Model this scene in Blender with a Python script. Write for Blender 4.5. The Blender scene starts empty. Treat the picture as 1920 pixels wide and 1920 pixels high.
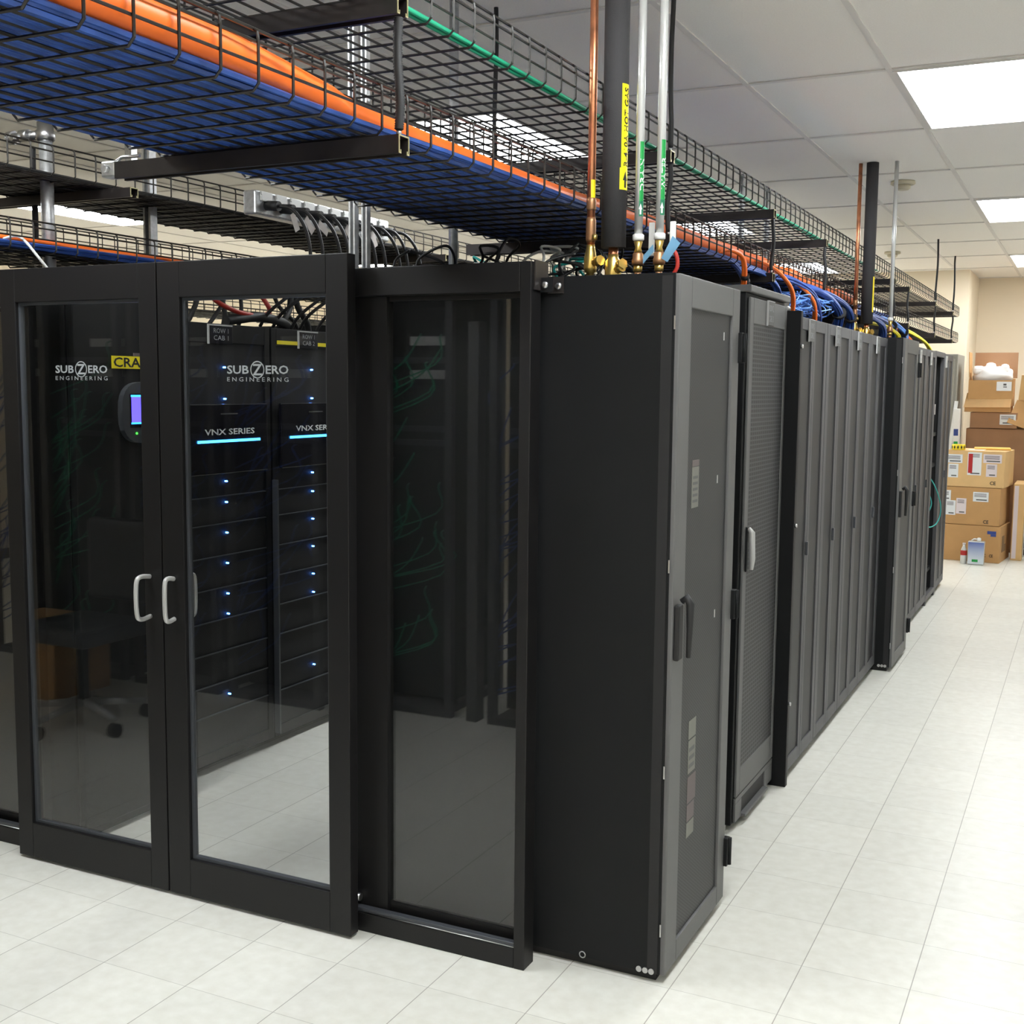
import bpy, bmesh, math, random
from mathutils import Vector, Matrix
random.seed(7)
SC = bpy.context.scene
COL = SC.collection
PI = math.pi

# ------------------------------------------------------------------ materials
def newmat(name):
    m = bpy.data.materials.new(name); m.use_nodes = True
    nt = m.node_tree
    return m, nt, nt.nodes, nt.links, nt.nodes['Principled BSDF']
def mat(name, col, rough=.5, metal=0., noise=0., nscale=30., bump=0., bscale=200., coat=0., spec=.5, emis=None, estr=0.):
    m, nt, N, L, b = newmat(name)
    b.inputs['Base Color'].default_value = (*col, 1)
    b.inputs['Roughness'].default_value = rough
    b.inputs['Metallic'].default_value = metal
    b.inputs['Coat Weight'].default_value = coat
    b.inputs['Specular IOR Level'].default_value = spec
    if emis:
        b.inputs['Emission Color'].default_value = (*emis, 1); b.inputs['Emission Strength'].default_value = estr
    if noise or bump:
        tc = N.new('ShaderNodeTexCoord')
    if noise:
        n = N.new('ShaderNodeTexNoise'); n.inputs['Scale'].default_value = nscale; n.inputs['Detail'].default_value = 4
        L.new(tc.outputs['Object'], n.inputs['Vector'])
        r = N.new('ShaderNodeValToRGB')
        r.color_ramp.elements[0].position = .3; r.color_ramp.elements[1].position = .7
        r.color_ramp.elements[0].color = (*[c * (1 - noise) for c in col], 1)
        r.color_ramp.elements[1].color = (*[min(1, c * (1 + noise)) for c in col], 1)
        L.new(n.outputs['Fac'], r.inputs['Fac']); L.new(r.outputs['Color'], b.inputs['Base Color'])
    if bump:
        n2 = N.new('ShaderNodeTexNoise'); n2.inputs['Scale'].default_value = bscale
        L.new(tc.outputs['Object'], n2.inputs['Vector'])
        bp = N.new('ShaderNodeBump'); bp.inputs['Strength'].default_value = bump; bp.inputs['Distance'].default_value = .002
        L.new(n2.outputs['Fac'], bp.inputs['Height']); L.new(bp.outputs['Normal'], b.inputs['Normal'])
    return m
def mnode(N, L, op, a, b=None, c=None):
    n = N.new('ShaderNodeMath'); n.operation = op
    for i, v in enumerate((a, b, c)):
        if v is None: continue
        if isinstance(v, (int, float)): n.inputs[i].default_value = v
        else: L.new(v, n.inputs[i])
    return n.outputs[0]
def perf(name, col, pa, pb, thr, hole=(.006, .006, .007), rough=.5, axis=('Y', 'Z')):
    m, nt, N, L, b = newmat(name)
    tc = N.new('ShaderNodeTexCoord'); s = N.new('ShaderNodeSeparateXYZ'); L.new(tc.outputs['Object'], s.inputs[0])
    a = mnode(N, L, 'SINE', mnode(N, L, 'MULTIPLY', s.outputs[axis[0]], 2 * PI / pa))
    c = mnode(N, L, 'SINE', mnode(N, L, 'MULTIPLY', s.outputs[axis[1]], 2 * PI / pb))
    f = mnode(N, L, 'GREATER_THAN', mnode(N, L, 'MULTIPLY', a, c), thr)
    mx = N.new('ShaderNodeMix'); mx.data_type = 'RGBA'
    L.new(f, mx.inputs['Factor']); mx.inputs[6].default_value = (*col, 1); mx.inputs[7].default_value = (*hole, 1)
    L.new(mx.outputs[2], b.inputs['Base Color'])
    b.inputs['Roughness'].default_value = rough
    return m

M = {}
M['black'] = mat('black_powder_coat', (.0075, .008, .009), .5, bump=.25, bscale=900, spec=.22)
M['blackin'] = mat('black_interior', (.008, .008, .009), .6)
M['frame'] = mat('anodised_dark_frame', (.008, .0075, .008), .45, bump=.1, bscale=700, spec=.35)
M['grey'] = mat('graphite_door_paint', (.12, .12, .12), .5, bump=.2, bscale=900)
M['grey2'] = mat('slate_rack_paint', (.074, .074, .080), .5, bump=.2, bscale=900)
M['greyb'] = mat('beige_grey_paint', (.30, .29, .25), .55)
M['perf'] = perf('perforated_graphite_steel', (.036, .037, .039), .016, .0105, .03)
M['perfb'] = perf('perforated_dark_steel', (.015, .015, .018), .016, .011, .02)
M['perfx'] = perf('perforated_black_steel', (.007, .0075, .010), .012, .012, .15, hole=(.003, .003, .004), rough=.7)
def slots():
    m, nt, N, L, b = newmat('slatted_mesh_steel')
    tc = N.new('ShaderNodeTexCoord'); s = N.new('ShaderNodeSeparateXYZ'); L.new(tc.outputs['Object'], s.inputs[0])
    a = mnode(N, L, 'SINE', mnode(N, L, 'MULTIPLY', s.outputs['Z'], 2 * PI / .017))
    c = mnode(N, L, 'SINE', mnode(N, L, 'MULTIPLY', s.outputs['Y'], 2 * PI / .030))
    f = mnode(N, L, 'MULTIPLY', mnode(N, L, 'GREATER_THAN', a, -.45), mnode(N, L, 'GREATER_THAN', c, -.8))
    mx = N.new('ShaderNodeMix'); mx.data_type = 'RGBA'
    L.new(f, mx.inputs['Factor']); mx.inputs[6].default_value = (.055, .056, .058, 1); mx.inputs[7].default_value = (.005, .005, .006, 1)
    L.new(mx.outputs[2], b.inputs['Base Color']); b.inputs['Roughness'].default_value = .5
    return m
M['slot'] = slots()
M['chrome'] = mat('satin_steel', (.55, .55, .56), .3, 1)
M['silver'] = mat('light_satin_handle', (.55, .55, .54), .4, .3)
M['zinc'] = mat('galvanised_steel', (.62, .63, .64), .38, .75, noise=.15, nscale=60)
M['white'] = mat('white_plastic', (.80, .80, .78), .45)
M['pvc'] = mat('clear_grey_pvc', (.62, .63, .62), .25, .35)
M['cream'] = mat('cream_plastic', (.62, .56, .42), .5)
M['copper'] = mat('copper_tube', (.80, .33, .17), .33, .9, noise=.25, nscale=25)
M['brass'] = mat('brass_fitting', (.78, .55, .16), .28, .9)
M['bronze'] = mat('bronze_fitting', (.42, .22, .11), .4, .7)
M['foam'] = mat('black_foam_insulation', (.045, .044, .047), .8, bump=.5, bscale=500)
M['rubber'] = mat('black_rubber', (.012, .012, .013), .55)
M['wire'] = mat('black_basket_wire', (.022, .019, .016), .4, .2)
M['strut'] = mat('dark_strut_channel', (.035, .030, .029), .4, .4, noise=.3, nscale=12)
M['brassedge'] = mat('bare_cut_steel_edge', (.45, .40, .22), .4, .6)
M['orange'] = mat('orange_jacket', (1.0, .17, .014), .42, noise=.12, nscale=8)
M['blue'] = mat('blue_cable_jacket', (.028, .082, .33), .42, noise=.3, nscale=14)
M['bluel'] = mat('light_blue_cable_jacket', (.14, .32, .80), .4)
M['teal'] = mat('teal_cable_jacket', (.02, .42, .38), .45)
M['green'] = mat('green_cable_jacket', (.01, .32, .17), .45)
M['yellowc'] = mat('yellow_cable_jacket', (.85, .72, .03), .4)
M['red'] = mat('red_cable_jacket', (.45, .03, .02), .45)
M['tag'] = mat('paper_tag', (.62, .57, .54), .7)
M['tagblue'] = mat('pale_blue_tag', (.30, .58, .80), .5)
M['yellow'] = mat('yellow_label', (.95, .80, .01), .5)
M['glabel'] = mat('green_label', (.01, .30, .06), .45)
M['glabel2'] = mat('dark_green_label', (.005, .17, .08), .45)
M['ink'] = mat('black_ink', (.012, .012, .012), .6)
M['inkw'] = mat('white_ink', (.85, .88, .85), .5)
M['inkg'] = mat('frosted_grey_ink', (.30, .32, .33), .6)
M['inkb'] = mat('blue_ink', (.03, .06, .25), .6)
M['faint'] = mat('faint_brown_ink', (.22, .13, .06), .7)
M['plate'] = mat('engraved_grey_plate', (.10, .10, .10), .5)
M['plateedge'] = mat('pale_plate_edge', (.5, .5, .5), .5)
M['card'] = mat('brown_cardboard', (.50, .28, .11), .75, noise=.06, nscale=6)
M['cardl'] = mat('tan_and_lit_cardboard', (.70, .45, .20), .75, noise=.06, nscale=6)  # plain tan cartons; also the painted-in lit tone of lid and flap
M['cardd'] = mat('dark_cardboard', (.34, .18, .09), .75, noise=.08, nscale=6)
M['paper'] = mat('white_paper', (.74, .76, .78), .7)
M['pink'] = mat('pinkish_paper', (.70, .62, .64), .7)
M['redp'] = mat('red_print', (.42, .02, .02), .6)
M['bag'] = mat('white_plastic_bag', (.90, .90, .92), .35)
M['manila'] = mat('manila_envelope', (.85, .52, .12), .6)
M['tape'] = mat('yellow_tape', (.88, .68, .02), .45)
M['led'] = mat('blue_indicator', (.01, .03, .2), .4, emis=(.06, .25, 1), estr=18)
M['bar'] = mat('blue_light_bar', (.01, .05, .2), .4, emis=(.04, .34, 1), estr=6)
M['screen'] = mat('blue_screen', (.02, .02, .1), .3, emis=(.08, .06, 1), estr=3.2)
M['screen2'] = mat('cyan_screen_edge', (.02, .02, .1), .3, emis=(.02, .3, 1), estr=5)
M['gled'] = mat('green_indicator', (.0, .1, .0), .4, emis=(.05, 1, .05), estr=4)
M['bezel'] = mat('gloss_black_bezel', (.006, .006, .010), .25)
M['shade'] = mat('smoky_grey_plastic', (.06, .065, .075), .4)
def lampmat():
    m, nt, N, L, b = newmat('fluorescent_diffuser')
    b.inputs['Base Color'].default_value = (.8, .8, .8, 1)
    b.inputs['Emission Color'].default_value = (.95, .985, 1, 1); b.inputs['Emission Strength'].default_value = 18.5
    return m
M['lamp'] = lampmat()
def glassmat(name, refl, tint):
    m = bpy.data.materials.new(name); m.use_nodes = True; nt = m.node_tree; N = nt.nodes; L = nt.links
    N.clear(); o = N.new('ShaderNodeOutputMaterial')
    t = N.new('ShaderNodeBsdfTransparent'); t.inputs[0].default_value = (*tint, 1)
    g = N.new('ShaderNodeBsdfGlossy'); g.inputs['Roughness'].default_value = .012
    fr = N.new('ShaderNodeFresnel'); ge = N.new('ShaderNodeNewGeometry')
    L.new(mnode(N, L, 'MULTIPLY_ADD', ge.outputs['Backfacing'], 1 / 1.5 - 1.5, 1.5), fr.inputs[0])
    f = mnode(N, L, 'MULTIPLY', fr.outputs[0], refl)
    mx = N.new('ShaderNodeMixShader'); L.new(f, mx.inputs[0]); L.new(t.outputs[0], mx.inputs[1]); L.new(g.outputs[0], mx.inputs[2])
    L.new(mx.outputs[0], o.inputs[0]); return m
M['glass'] = glassmat('clear_door_glass', 1.35, (.975, .98, .975))
M['glassp'] = glassmat('plain_bottle_plastic', 1., (.9, .9, .9))

def floormat():
    m, nt, N, L, b = newmat('vinyl_floor_tile')
    tc = N.new('ShaderNodeTexCoord'); s = N.new('ShaderNodeSeparateXYZ'); L.new(tc.outputs['Object'], s.inputs[0])
    T = .3048
    def line(sock, off, w):
        x = mnode(N, L, 'DIVIDE', mnode(N, L, 'SUBTRACT', sock, off - 100 * T), T)
        f = mnode(N, L, 'FRACT', x)
        d = mnode(N, L, 'ABSOLUTE', mnode(N, L, 'SUBTRACT', f, .5))
        return mnode(N, L, 'GREATER_THAN', d, .5 - w / T / 2), mnode(N, L, 'FLOOR', x)
    lx, ix = line(s.outputs['X'], .02, .0028); ly, iy = line(s.outputs['Y'], .297, .0018)
    cb = N.new('ShaderNodeCombineXYZ'); L.new(ix, cb.inputs[0]); L.new(iy, cb.inputs[1])
    wn = N.new('ShaderNodeTexWhiteNoise'); wn.noise_dimensions = '2D'; L.new(cb.outputs[0], wn.inputs['Vector'])
    n = N.new('ShaderNodeTexNoise'); n.inputs['Scale'].default_value = 22; n.inputs['Detail'].default_value = 6; L.new(tc.outputs['Object'], n.inputs['Vector'])
    r = N.new('ShaderNodeValToRGB'); e = r.color_ramp.elements
    e[0].position = .3; e[0].color = (.785, .775, .70, 1); e[1].position = .7; e[1].color = (.86, .855, .79, 1)
    L.new(n.outputs['Fac'], r.inputs['Fac'])
    hv = N.new('ShaderNodeHueSaturation'); L.new(r.outputs['Color'], hv.inputs['Color'])
    L.new(mnode(N, L, 'MULTIPLY_ADD', wn.outputs['Value'], .05, .975), hv.inputs['Value'])
    mx = N.new('ShaderNodeMix'); mx.data_type = 'RGBA'
    fac = mnode(N, L, 'MAXIMUM', mnode(N, L, 'MULTIPLY', lx, .75), mnode(N, L, 'MULTIPLY', ly, .55))
    L.new(fac, mx.inputs['Factor']); L.new(hv.outputs['Color'], mx.inputs[6]); mx.inputs[7].default_value = (.30, .28, .24, 1)
    L.new(mx.outputs[2], b.inputs['Base Color'])
    b.inputs['Roughness'].default_value = .33
    n3 = N.new('ShaderNodeTexNoise'); n3.inputs['Scale'].default_value = 7; L.new(tc.outputs['Object'], n3.inputs['Vector'])
    bp = N.new('ShaderNodeBump'); bp.inputs['Strength'].default_value = .12; bp.inputs['Distance'].default_value = .01
    L.new(n3.outputs['Fac'], bp.inputs['Height']); L.new(bp.outputs['Normal'], b.inputs['Normal'])
    return m
M['floor'] = floormat()
M['ceil'] = mat('acoustic_ceiling_tile', (.92, .885, .83), .9, noise=.03, nscale=160, bump=.3, bscale=300)
M['tee'] = mat('painted_ceiling_tee', (.76, .73, .69), .6)
M['wall'] = mat('cream_wall_paint', (.88, .77, .60), .8, bump=.15, bscale=120)
M['wallw'] = mat('off_white_bounce_wall', (.82, .82, .80), .8)  # off-white chosen for neutral bounce light from the unseen right wall
M['base'] = mat('rubber_baseboard', (.10, .09, .08), .6)

# ------------------------------------------------------------------ building
ORG = {}
class B:
    def __init__(s): s.bm = bmesh.new()
    def box(s, x0, x1, y0, y1, z0, z1, bev=0., R=None):
        x0, x1 = min(x0, x1), max(x0, x1); y0, y1 = min(y0, y1), max(y0, y1); z0, z1 = min(z0, z1), max(z0, z1)
        t = bmesh.new()
        v = [t.verts.new(p) for p in [(x0, y0, z0), (x1, y0, z0), (x1, y1, z0), (x0, y1, z0), (x0, y0, z1), (x1, y0, z1), (x1, y1, z1), (x0, y1, z1)]]
        for f in [(0, 3, 2, 1), (4, 5, 6, 7), (0, 1, 5, 4), (1, 2, 6, 5), (2, 3, 7, 6), (3, 0, 4, 7)]: t.faces.new([v[i] for i in f])
        if bev:
            bmesh.ops.bevel(t, geom=t.edges[:], offset=min(bev, .45 * min(x1 - x0, y1 - y0, z1 - z0)), segments=2, affect='EDGES', profile=.5)
        if R is not None: t.transform(R)
        me = bpy.data.meshes.new('t'); t.to_mesh(me); t.free(); s.bm.from_mesh(me); bpy.data.meshes.remove(me)
        return s
    def tube(s, pts, r, n=8, cap=True):
        P = [Vector(p) for p in pts]; rings = []
        up = None
        for i, p in enumerate(P):
            d = (P[min(i + 1, len(P) - 1)] - P[max(i - 1, 0)])
            if d.length < 1e-9: d = Vector((0, 0, 1))
            d.normalize()
            if up is None:
                a = Vector((0, 0, 1)) if abs(d.z) < .9 else Vector((1, 0, 0))
                up = (a - d * a.dot(d)).normalized()
            else:
                up = up - d * up.dot(d)
                if up.length < 1e-6: up = d.orthogonal()
                up.normalize()
            w = d.cross(up); rr = r[i] if isinstance(r, (list, tuple)) else r
            rings.append([s.bm.verts.new(p + (up * math.cos(2 * PI * k / n) + w * math.sin(2 * PI * k / n)) * rr) for k in range(n)])
        for a, b in zip(rings, rings[1:]):
            for k in range(n): s.bm.faces.new((a[k], a[(k + 1) % n], b[(k + 1) % n], b[k])).smooth = n > 5
        if cap:
            s.bm.faces.new(rings[0][::-1]); s.bm.faces.new(rings[-1])
        return s
    def cyl(s, p0, p1, r, n=20): return s.tube([p0, p1], r, n)
    def lathe(s, c, prof, n=24, axis='z'):   # prof: list of (radius, height)
        rings = []
        for r, h in prof:
            ring = []
            for k in range(n):
                a = 2 * PI * k / n; x, y = math.cos(a) * r, math.sin(a) * r
                q = (x, y, h) if axis == 'z' else ((h, x, y) if axis == 'x' else (x, h, y))
                ring.append(s.bm.verts.new(Vector(c) + Vector(q)))
            rings.append(ring)
        for a, b in zip(rings, rings[1:]):
            for k in range(n): s.bm.faces.new((a[k], a[(k + 1) % n], b[(k + 1) % n], b[k])).smooth = True
        s.bm.faces.new(rings[0][::-1]); s.bm.faces.new(rings[-1]); return s
    def poly(s, pts):
        s.bm.faces.new([s.bm.verts.new(p) for p in pts]); return s
    def arc(s, cx, cy, r, a0, a1, z0, z1, n=8):     # curved label around a vertical pipe
        vs = []
        for k in range(n + 1):
            a = math.radians(a0 + (a1 - a0) * k / n)
            vs.append([s.bm.verts.new((cx + r * math.cos(a), cy + r * math.sin(a), z)) for z in (z0, z1)])
        for a, b in zip(vs, vs[1:]): s.bm.faces.new((a[0], b[0], b[1], a[1])).smooth = True
        return s
    def extrude(s, prof, axis, a, b):       # closed 2-D profile extruded along an axis
        def pt(u, v, t): return {'x': (t, u, v), 'y': (u, t, v), 'z': (u, v, t)}[axis]
        A = [s.bm.verts.new(pt(u, v, a)) for u, v in prof]; Bv = [s.bm.verts.new(pt(u, v, b)) for u, v in prof]
        n = len(prof)
        for k in range(n): s.bm.faces.new((A[k], A[(k + 1) % n], Bv[(k + 1) % n], Bv[k]))
        s.bm.faces.new(A[::-1]); s.bm.faces.new(Bv); return s
    def build(s, name, m, parent=None, loc=None, mats=None):
        me = bpy.data.meshes.new(name)
        org = Vector(loc) if loc is not None else (ORG[parent.name] if parent is not None else None)
        if org is None:
            xs = [v.co for v in s.bm.verts]
            org = Vector(((min(c.x for c in xs) + max(c.x for c in xs)) / 2, (min(c.y for c in xs) + max(c.y for c in xs)) / 2, min(c.z for c in xs)))
        for v in s.bm.verts: v.co -= org
        bmesh.ops.recalc_face_normals(s.bm, faces=s.bm.faces[:])
        s.bm.to_mesh(me); s.bm.free()
        me.materials.append(M[m] if isinstance(m, str) else m)
        o = bpy.data.objects.new(name, me); COL.objects.link(o)
        if parent is not None:
            o.parent = parent; o.location = org - ORG[parent.name]
        else: o.location = org
        ORG[o.name] = org
        return o
def tag(o, label=None, cat=None, group=None, kind=None):
    if label: o['label'] = label
    if cat: o['category'] = cat
    if group: o['group'] = group
    if kind: o['kind'] = kind
    return o
def thing(name, loc, label, cat, group=None):
    o = bpy.data.objects.new(name, None); COL.objects.link(o); o.location = loc; o.empty_display_size = .05
    ORG[o.name] = Vector(loc); return tag(o, label, cat, group)
def copytree(o, parent=None):
    c = o.copy(); COL.objects.link(c)
    if parent is not None: c.parent = parent
    for ch in list(o.children): copytree(ch, c)
    return c
def dup(o, dx, dy, label, dz=0., group=None):
    c = copytree(o); c.location = o.location + Vector((dx, dy, dz)); c['label'] = label
    if group: c['group'] = group
    ORG[c.name] = ORG[o.name] + Vector((dx, dy, dz)); return c
def textverts(txt, bold=False):
    cu = bpy.data.curves.new('txt', 'FONT'); cu.body = txt; cu.size = 1; cu.resolution_u = 2; cu.offset = .02 if bold else 0
    o = bpy.data.objects.new('txt', cu); COL.objects.link(o)
    dg = bpy.context.evaluated_depsgraph_get(); dg.update()
    me = bpy.data.meshes.new_from_object(o.evaluated_get(dg))
    V = [v.co.copy() for v in me.vertices]; F = [tuple(p.vertices) for p in me.polygons]
    bpy.data.objects.remove(o); bpy.data.curves.remove(cu); bpy.data.meshes.remove(me)
    x0 = min(v.x for v in V); x1 = max(v.x for v in V); y0 = min(v.y for v in V); y1 = max(v.y for v in V)
    return [((v.x - x0) / (x1 - x0), (v.y - y0) / (y1 - y0)) for v in V], F
def addtext(b, txt, o, U, V, w, h, fn=None, bold=False):
    vs, fs = textverts(txt, bold); o = Vector(o); U = Vector(U).normalized(); V = Vector(V).normalized()
    bv = [b.bm.verts.new(fn(u * w, v * h) if fn else o + U * (u * w) + V * (v * h)) for u, v in vs]
    for f in fs:
        try: b.bm.faces.new([bv[i] for i in f])
        except ValueError: pass
    return b

# ------------------------------------------------------------------ room
RX0, RX1, RY0, RY1, CH = -8.3, 2.1, -6.2, 11.2, 3.03
def struct(name, b, m): return tag(b.build(name, m), kind='structure')
struct('floor', B().box(RX0, RX1, RY0, 12.6, -.1, 0), 'floor').location
floor_o = bpy.data.objects['floor']
for v in floor_o.data.vertices: v.co += floor_o.location
floor_o.location = (0, 0, 0)
struct('ceiling', B().box(RX0, RX1, RY0, 12.6, CH, CH + .1), 'ceil')
struct('wall_left', B().box(RX0 - .1, RX0, RY0, RY1, 0, CH), 'wall')
struct('wall_right_unseen', B().box(RX1, RX1 + .1, RY0, 12.6, 0, CH), 'wallw')  # unseen wall, pulled close and whitened to bounce neutral light onto the doors
struct('wall_front', B().box(RX0, RX1, RY0 - .1, RY0, 0, CH), 'wall')
bk = B().box(RX0, -.31, RY1, RY1 + .1, 0, CH).box(-.41, -.31, RY1 + .1, 12.35, 0, CH).box(-.41, RX1, 12.35, 12.45, 0, CH)
struct('wall_back', bk, 'wall')
struct('baseboard_back', B().box(RX0, -.31, RY1 - .012, RY1 - .001, 0.001, .1).box(-.309, RX1, 12.335, 12.349, 0.001, .1), 'base')
struct('baseboard_left', B().box(RX0 + .001, RX0 + .012, RY0 + .02, RY1 - .02, 0.001, .1), 'base')
struct('baseboard_right', B().box(RX1 - .012, RX1 - .001, RY0 + .02, 12.33, 0.001, .1), 'base')
tx, ty, tyo = .61, 1.25, 2.25
g = B()
k = -16
while .155 + k * tx < RX1:
    x = .155 + k * tx
    if x > RX0 + .02: g.box(x - .012, x + .012, RY0 + .01, 12.34, CH - .006, CH - .0005)
    k += 1
for k in range(-6, 9):
    y = tyo + k * ty
    if RY0 < y < 12.3: g.box(RX0 + .01, RX1 - .01, y - .012, y + .012, CH - .0065, CH - .001)
struct('trim_1', g, 'tee')

# ceiling lights
def light_fixture():
    x, y = .155, 2.25
    t = thing('ceiling_light', (x + tx / 2, y + ty / 2, CH - .012), '', 'ceiling light', 'recessed fluorescent ceiling lights')
    b = B()
    for a in [(x + .012, x + .030, y + .012, y + ty - .012), (x + tx - .030, x + tx - .012, y + .012, y + ty - .012), (x + .030, x + tx - .030, y + .012, y + .03), (x + .030, x + tx - .030, y + ty - .03, y + ty - .012)]:
        b.box(*a, CH - .012, CH - .0005)
    b.build('light_frame', 'tee', t)
    B().box(x + .030, x + tx - .030, y + .03, y + ty - .03, CH - .009, CH - .003).build('diffuser', 'lamp', t)
    return t
L0 = light_fixture()
L0['label'] = 'nearest bright ceiling light panel over the white-floored side aisle'
spots = {(0, 1): 'middle of the three glowing ceiling panels over the side aisle', (0, 2): 'farthest ceiling light panel of the side aisle, by the back wall',
         (-1, 0): 'glowing ceiling panel seen through the black wire basket trays'}
for i in (-3, -1, 0):  # out-of-view panels continue the ceiling grid, added to light the room
    for j in (-2, -1, 0, 1, 2):
        if (i, j) == (0, 0) or (i == -3 and j == -2): continue
        lab = spots.get((i, j)) or 'ceiling light panel in column %s from the side aisle, row %s of the room' % (('same', 'next', 'second', 'third')[abs(i)] if i < 1 else 'right', ('unseen rear', 'camera', 'near', 'middle', 'far')[j + 2])
        dup(L0, i * 4 * tx + (tx if i == -3 else 0), j * 3 * ty + (ty if i == -3 and j < 2 else 0), lab)
# smoke detectors
for k, (x, y, s) in enumerate([(-.18, 5.08, 1), (-.84, 9.12, 1)]):
    t = thing('smoke_detector', (x, y, CH - .055), ('round white smoke detector on the ceiling, the nearer and larger', 'small far smoke detector on the ceiling near the back wall')[k], 'smoke detector')
    B().lathe((x, y, CH), [(.075, -.0005), (.078, -.018), (.068, -.024)], 24).build('mounting_base', 'cream', t)
    B().lathe((x, y, CH), [(.05, -.024), (.048, -.045), (.035, -.055)], 20).build('sensor_head', 'cream', t)

# ------------------------------------------------------------------ cooling units
def cooler(y0, lab, name='cooling_unit'):
    t = thing(name, (-.55, y0, 0), lab, 'cooling unit')
    Y = lambda a: y0 + a
    B().box(-1.10, -.045, Y(.005), Y(.595), .035, 1.985, .003).build('cabinet_body', 'black', t)
    B().box(-1.08, -.03, Y(.02), Y(.58), .0, .034).build('plinth', 'blackin', t)
    B().box(-1.0, -.013, Y(0), Y(.0048), .028, 1.992, .001).build('side_panel', 'black', t)
    fr = B()
    fr.box(-.040, 0, Y(0.004), Y(.108), .025, 1.99, .003); fr.box(-.040, 0, Y(.522), Y(.600), .025, 1.99, .003)
    fr.box(-.040, 0, Y(.1082), Y(.5218), 1.905, 1.99, .003); fr.box(-.040, 0, Y(.1082), Y(.5218), .025, .09, .003)
    d = fr.build('door', 'grey', t)
    B().box(-.018, -.008, Y(.108), Y(.522), .09, 1.905).build('perforated_panel', 'perf', d)
    B().box(-.05, -.020, Y(-.001), Y(.004), .03, 1.985).build('door_edge', 'blackin', d)
    for z in (1.812, 1.0, .18):
        h = B().box(-.005, .012, Y(.588), Y(.618), z - .047, z + .047, .002).cyl((.014, Y(.61), z - .045), (.014, Y(.61), z + .045), .007, 12)
        h.build('hinge', 'black', t)
    hd = B().box(0.0005, .016, Y(.012), Y(.052), .935, 1.09, .004)
    hd.tube([(.016, Y(.034), 1.10), (.030, Y(.034), 1.112), (.040, Y(.034), 1.095), (.040, Y(.034), 1.02), (.038, Y(.034), .945)], [.009, .012, .012, .009, .007], 10)
    hd.build('handle', 'rubber', d)
    sc = B()
    for a in (-.074, -.055, -.037): sc.cyl((a, Y(-.004), .034), (a, Y(.0002), .034), .0085, 14)
    sc.build('cable_gland', 'chrome', t)
    rg = B()
    for k in range(18):
        a = 2 * PI * k / 18; b2 = 2 * PI * (k + 1) / 18
        rg.cyl((-.249 + .009 * math.cos(a), Y(-.001), .036 + .009 * math.sin(a)), (-.249 + .009 * math.cos(b2), Y(-.001), .036 + .009 * math.sin(b2)), .0018, 6)
    rg.build('lock_ring', 'chrome', t)
    for z in (1.86, 1.20, .62, .16):
        B().box(-.014, -.010, Y(-.0035), Y(-.0012), z - .018, z + .018).build('edge_clip', 'chrome', d)
    return t
c1 = cooler(0.0, 'tall cooling unit at the near corner, black side and perforated grey door')
# stickers seen through / on the near unit's door
d1 = [o for o in c1.children if o.name.startswith('door')][0]
def sticker(y0, y1, z0, z1, m, name='sticker'): B().box(-.0078, -.0070, y0, y1, z0, z1).build(name, m, d1)
M['stk'] = mat('dim_sticker', (.20, .20, .175), .6); M['stkp'] = mat('dim_pink_sticker', (.15, .12, .12), .6)
sticker(.170, .235, 1.345, 1.462, 'stk', 'care_sticker'); sticker(.170, .235, 1.464, 1.482, 'stkp', 'sticker_header')
for i, (a, b, m_) in enumerate([(.66, .715, 'stk'), (.555, .655, 'stk'), (.465, .545, 'stkp'), (.41, .46, 'stkp'), (.36, .405, 'stk')]):
    sticker(.20, .27 if i != 2 else .28, a, b, m_, 'lower_sticker')
b = B()
for k in range(5): b.box(-.0069, -.0066, .18, .225, 1.36 + k * .017, 1.368 + k * .017)
for k in range(3): b.box(-.0069, -.0066, .21, .26, .57 + k * .025, .582 + k * .025)
b.build('sticker_print', 'plate', d1)
for (y, z) in [(.45, 1.83), (.42, 1.40), (.43, .985)]: B().box(-.0078, -.0070, y, y + .009, z, z + .024).build('door_latch_mark', 'silver', d1)
cooler(4.2, 'second tall cooling unit jutting into the side aisle farther down the row')

# ------------------------------------------------------------------ racks of the right row
def split_rack(y0, lab, grp='split-door racks', fx=-.10, x_b=-1.10, leafgrey='grey2', pf='perfb'):
    t = thing('server_rack', (-.6, y0, 0), lab, 'server rack', grp)
    B().box(x_b, fx - .035, y0 + .004, y0 + .596, .03, 1.985, .003).build('cabinet_body', 'black', t)
    B().box(x_b + .03, fx - .05, y0 + .03, y0 + .57, 0, .029).build('plinth', 'blackin', t)
    for s in (0, 1):
        a = y0 + .003 + s * .298; e = a + .295
        pa, pe = (a + .062, e - .038) if s == 0 else (a + .038, e - .055)
        f = B().box(fx - .033, fx, a, pa, .04, 1.985, .002).box(fx - .033, fx, pe, e, .04, 1.985, .002)
        f.box(fx - .033, fx, pa + .0002, pe - .0002, 1.935, 1.985, .002).box(fx - .033, fx, pa + .0002, pe - .0002, .04, .10, .002)
        d = f.build('door_leaf', leafgrey, t)
        B().box(fx - .02, fx - .006, pa, pe, .10, 1.935).build('perforated_panel', pf, d)
        if s == 0:
            B().box(fx + .0005, fx + .012, e - .03, e - .008, .96, 1.02, .003).build('latch', 'shade', d)
    return t
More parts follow.
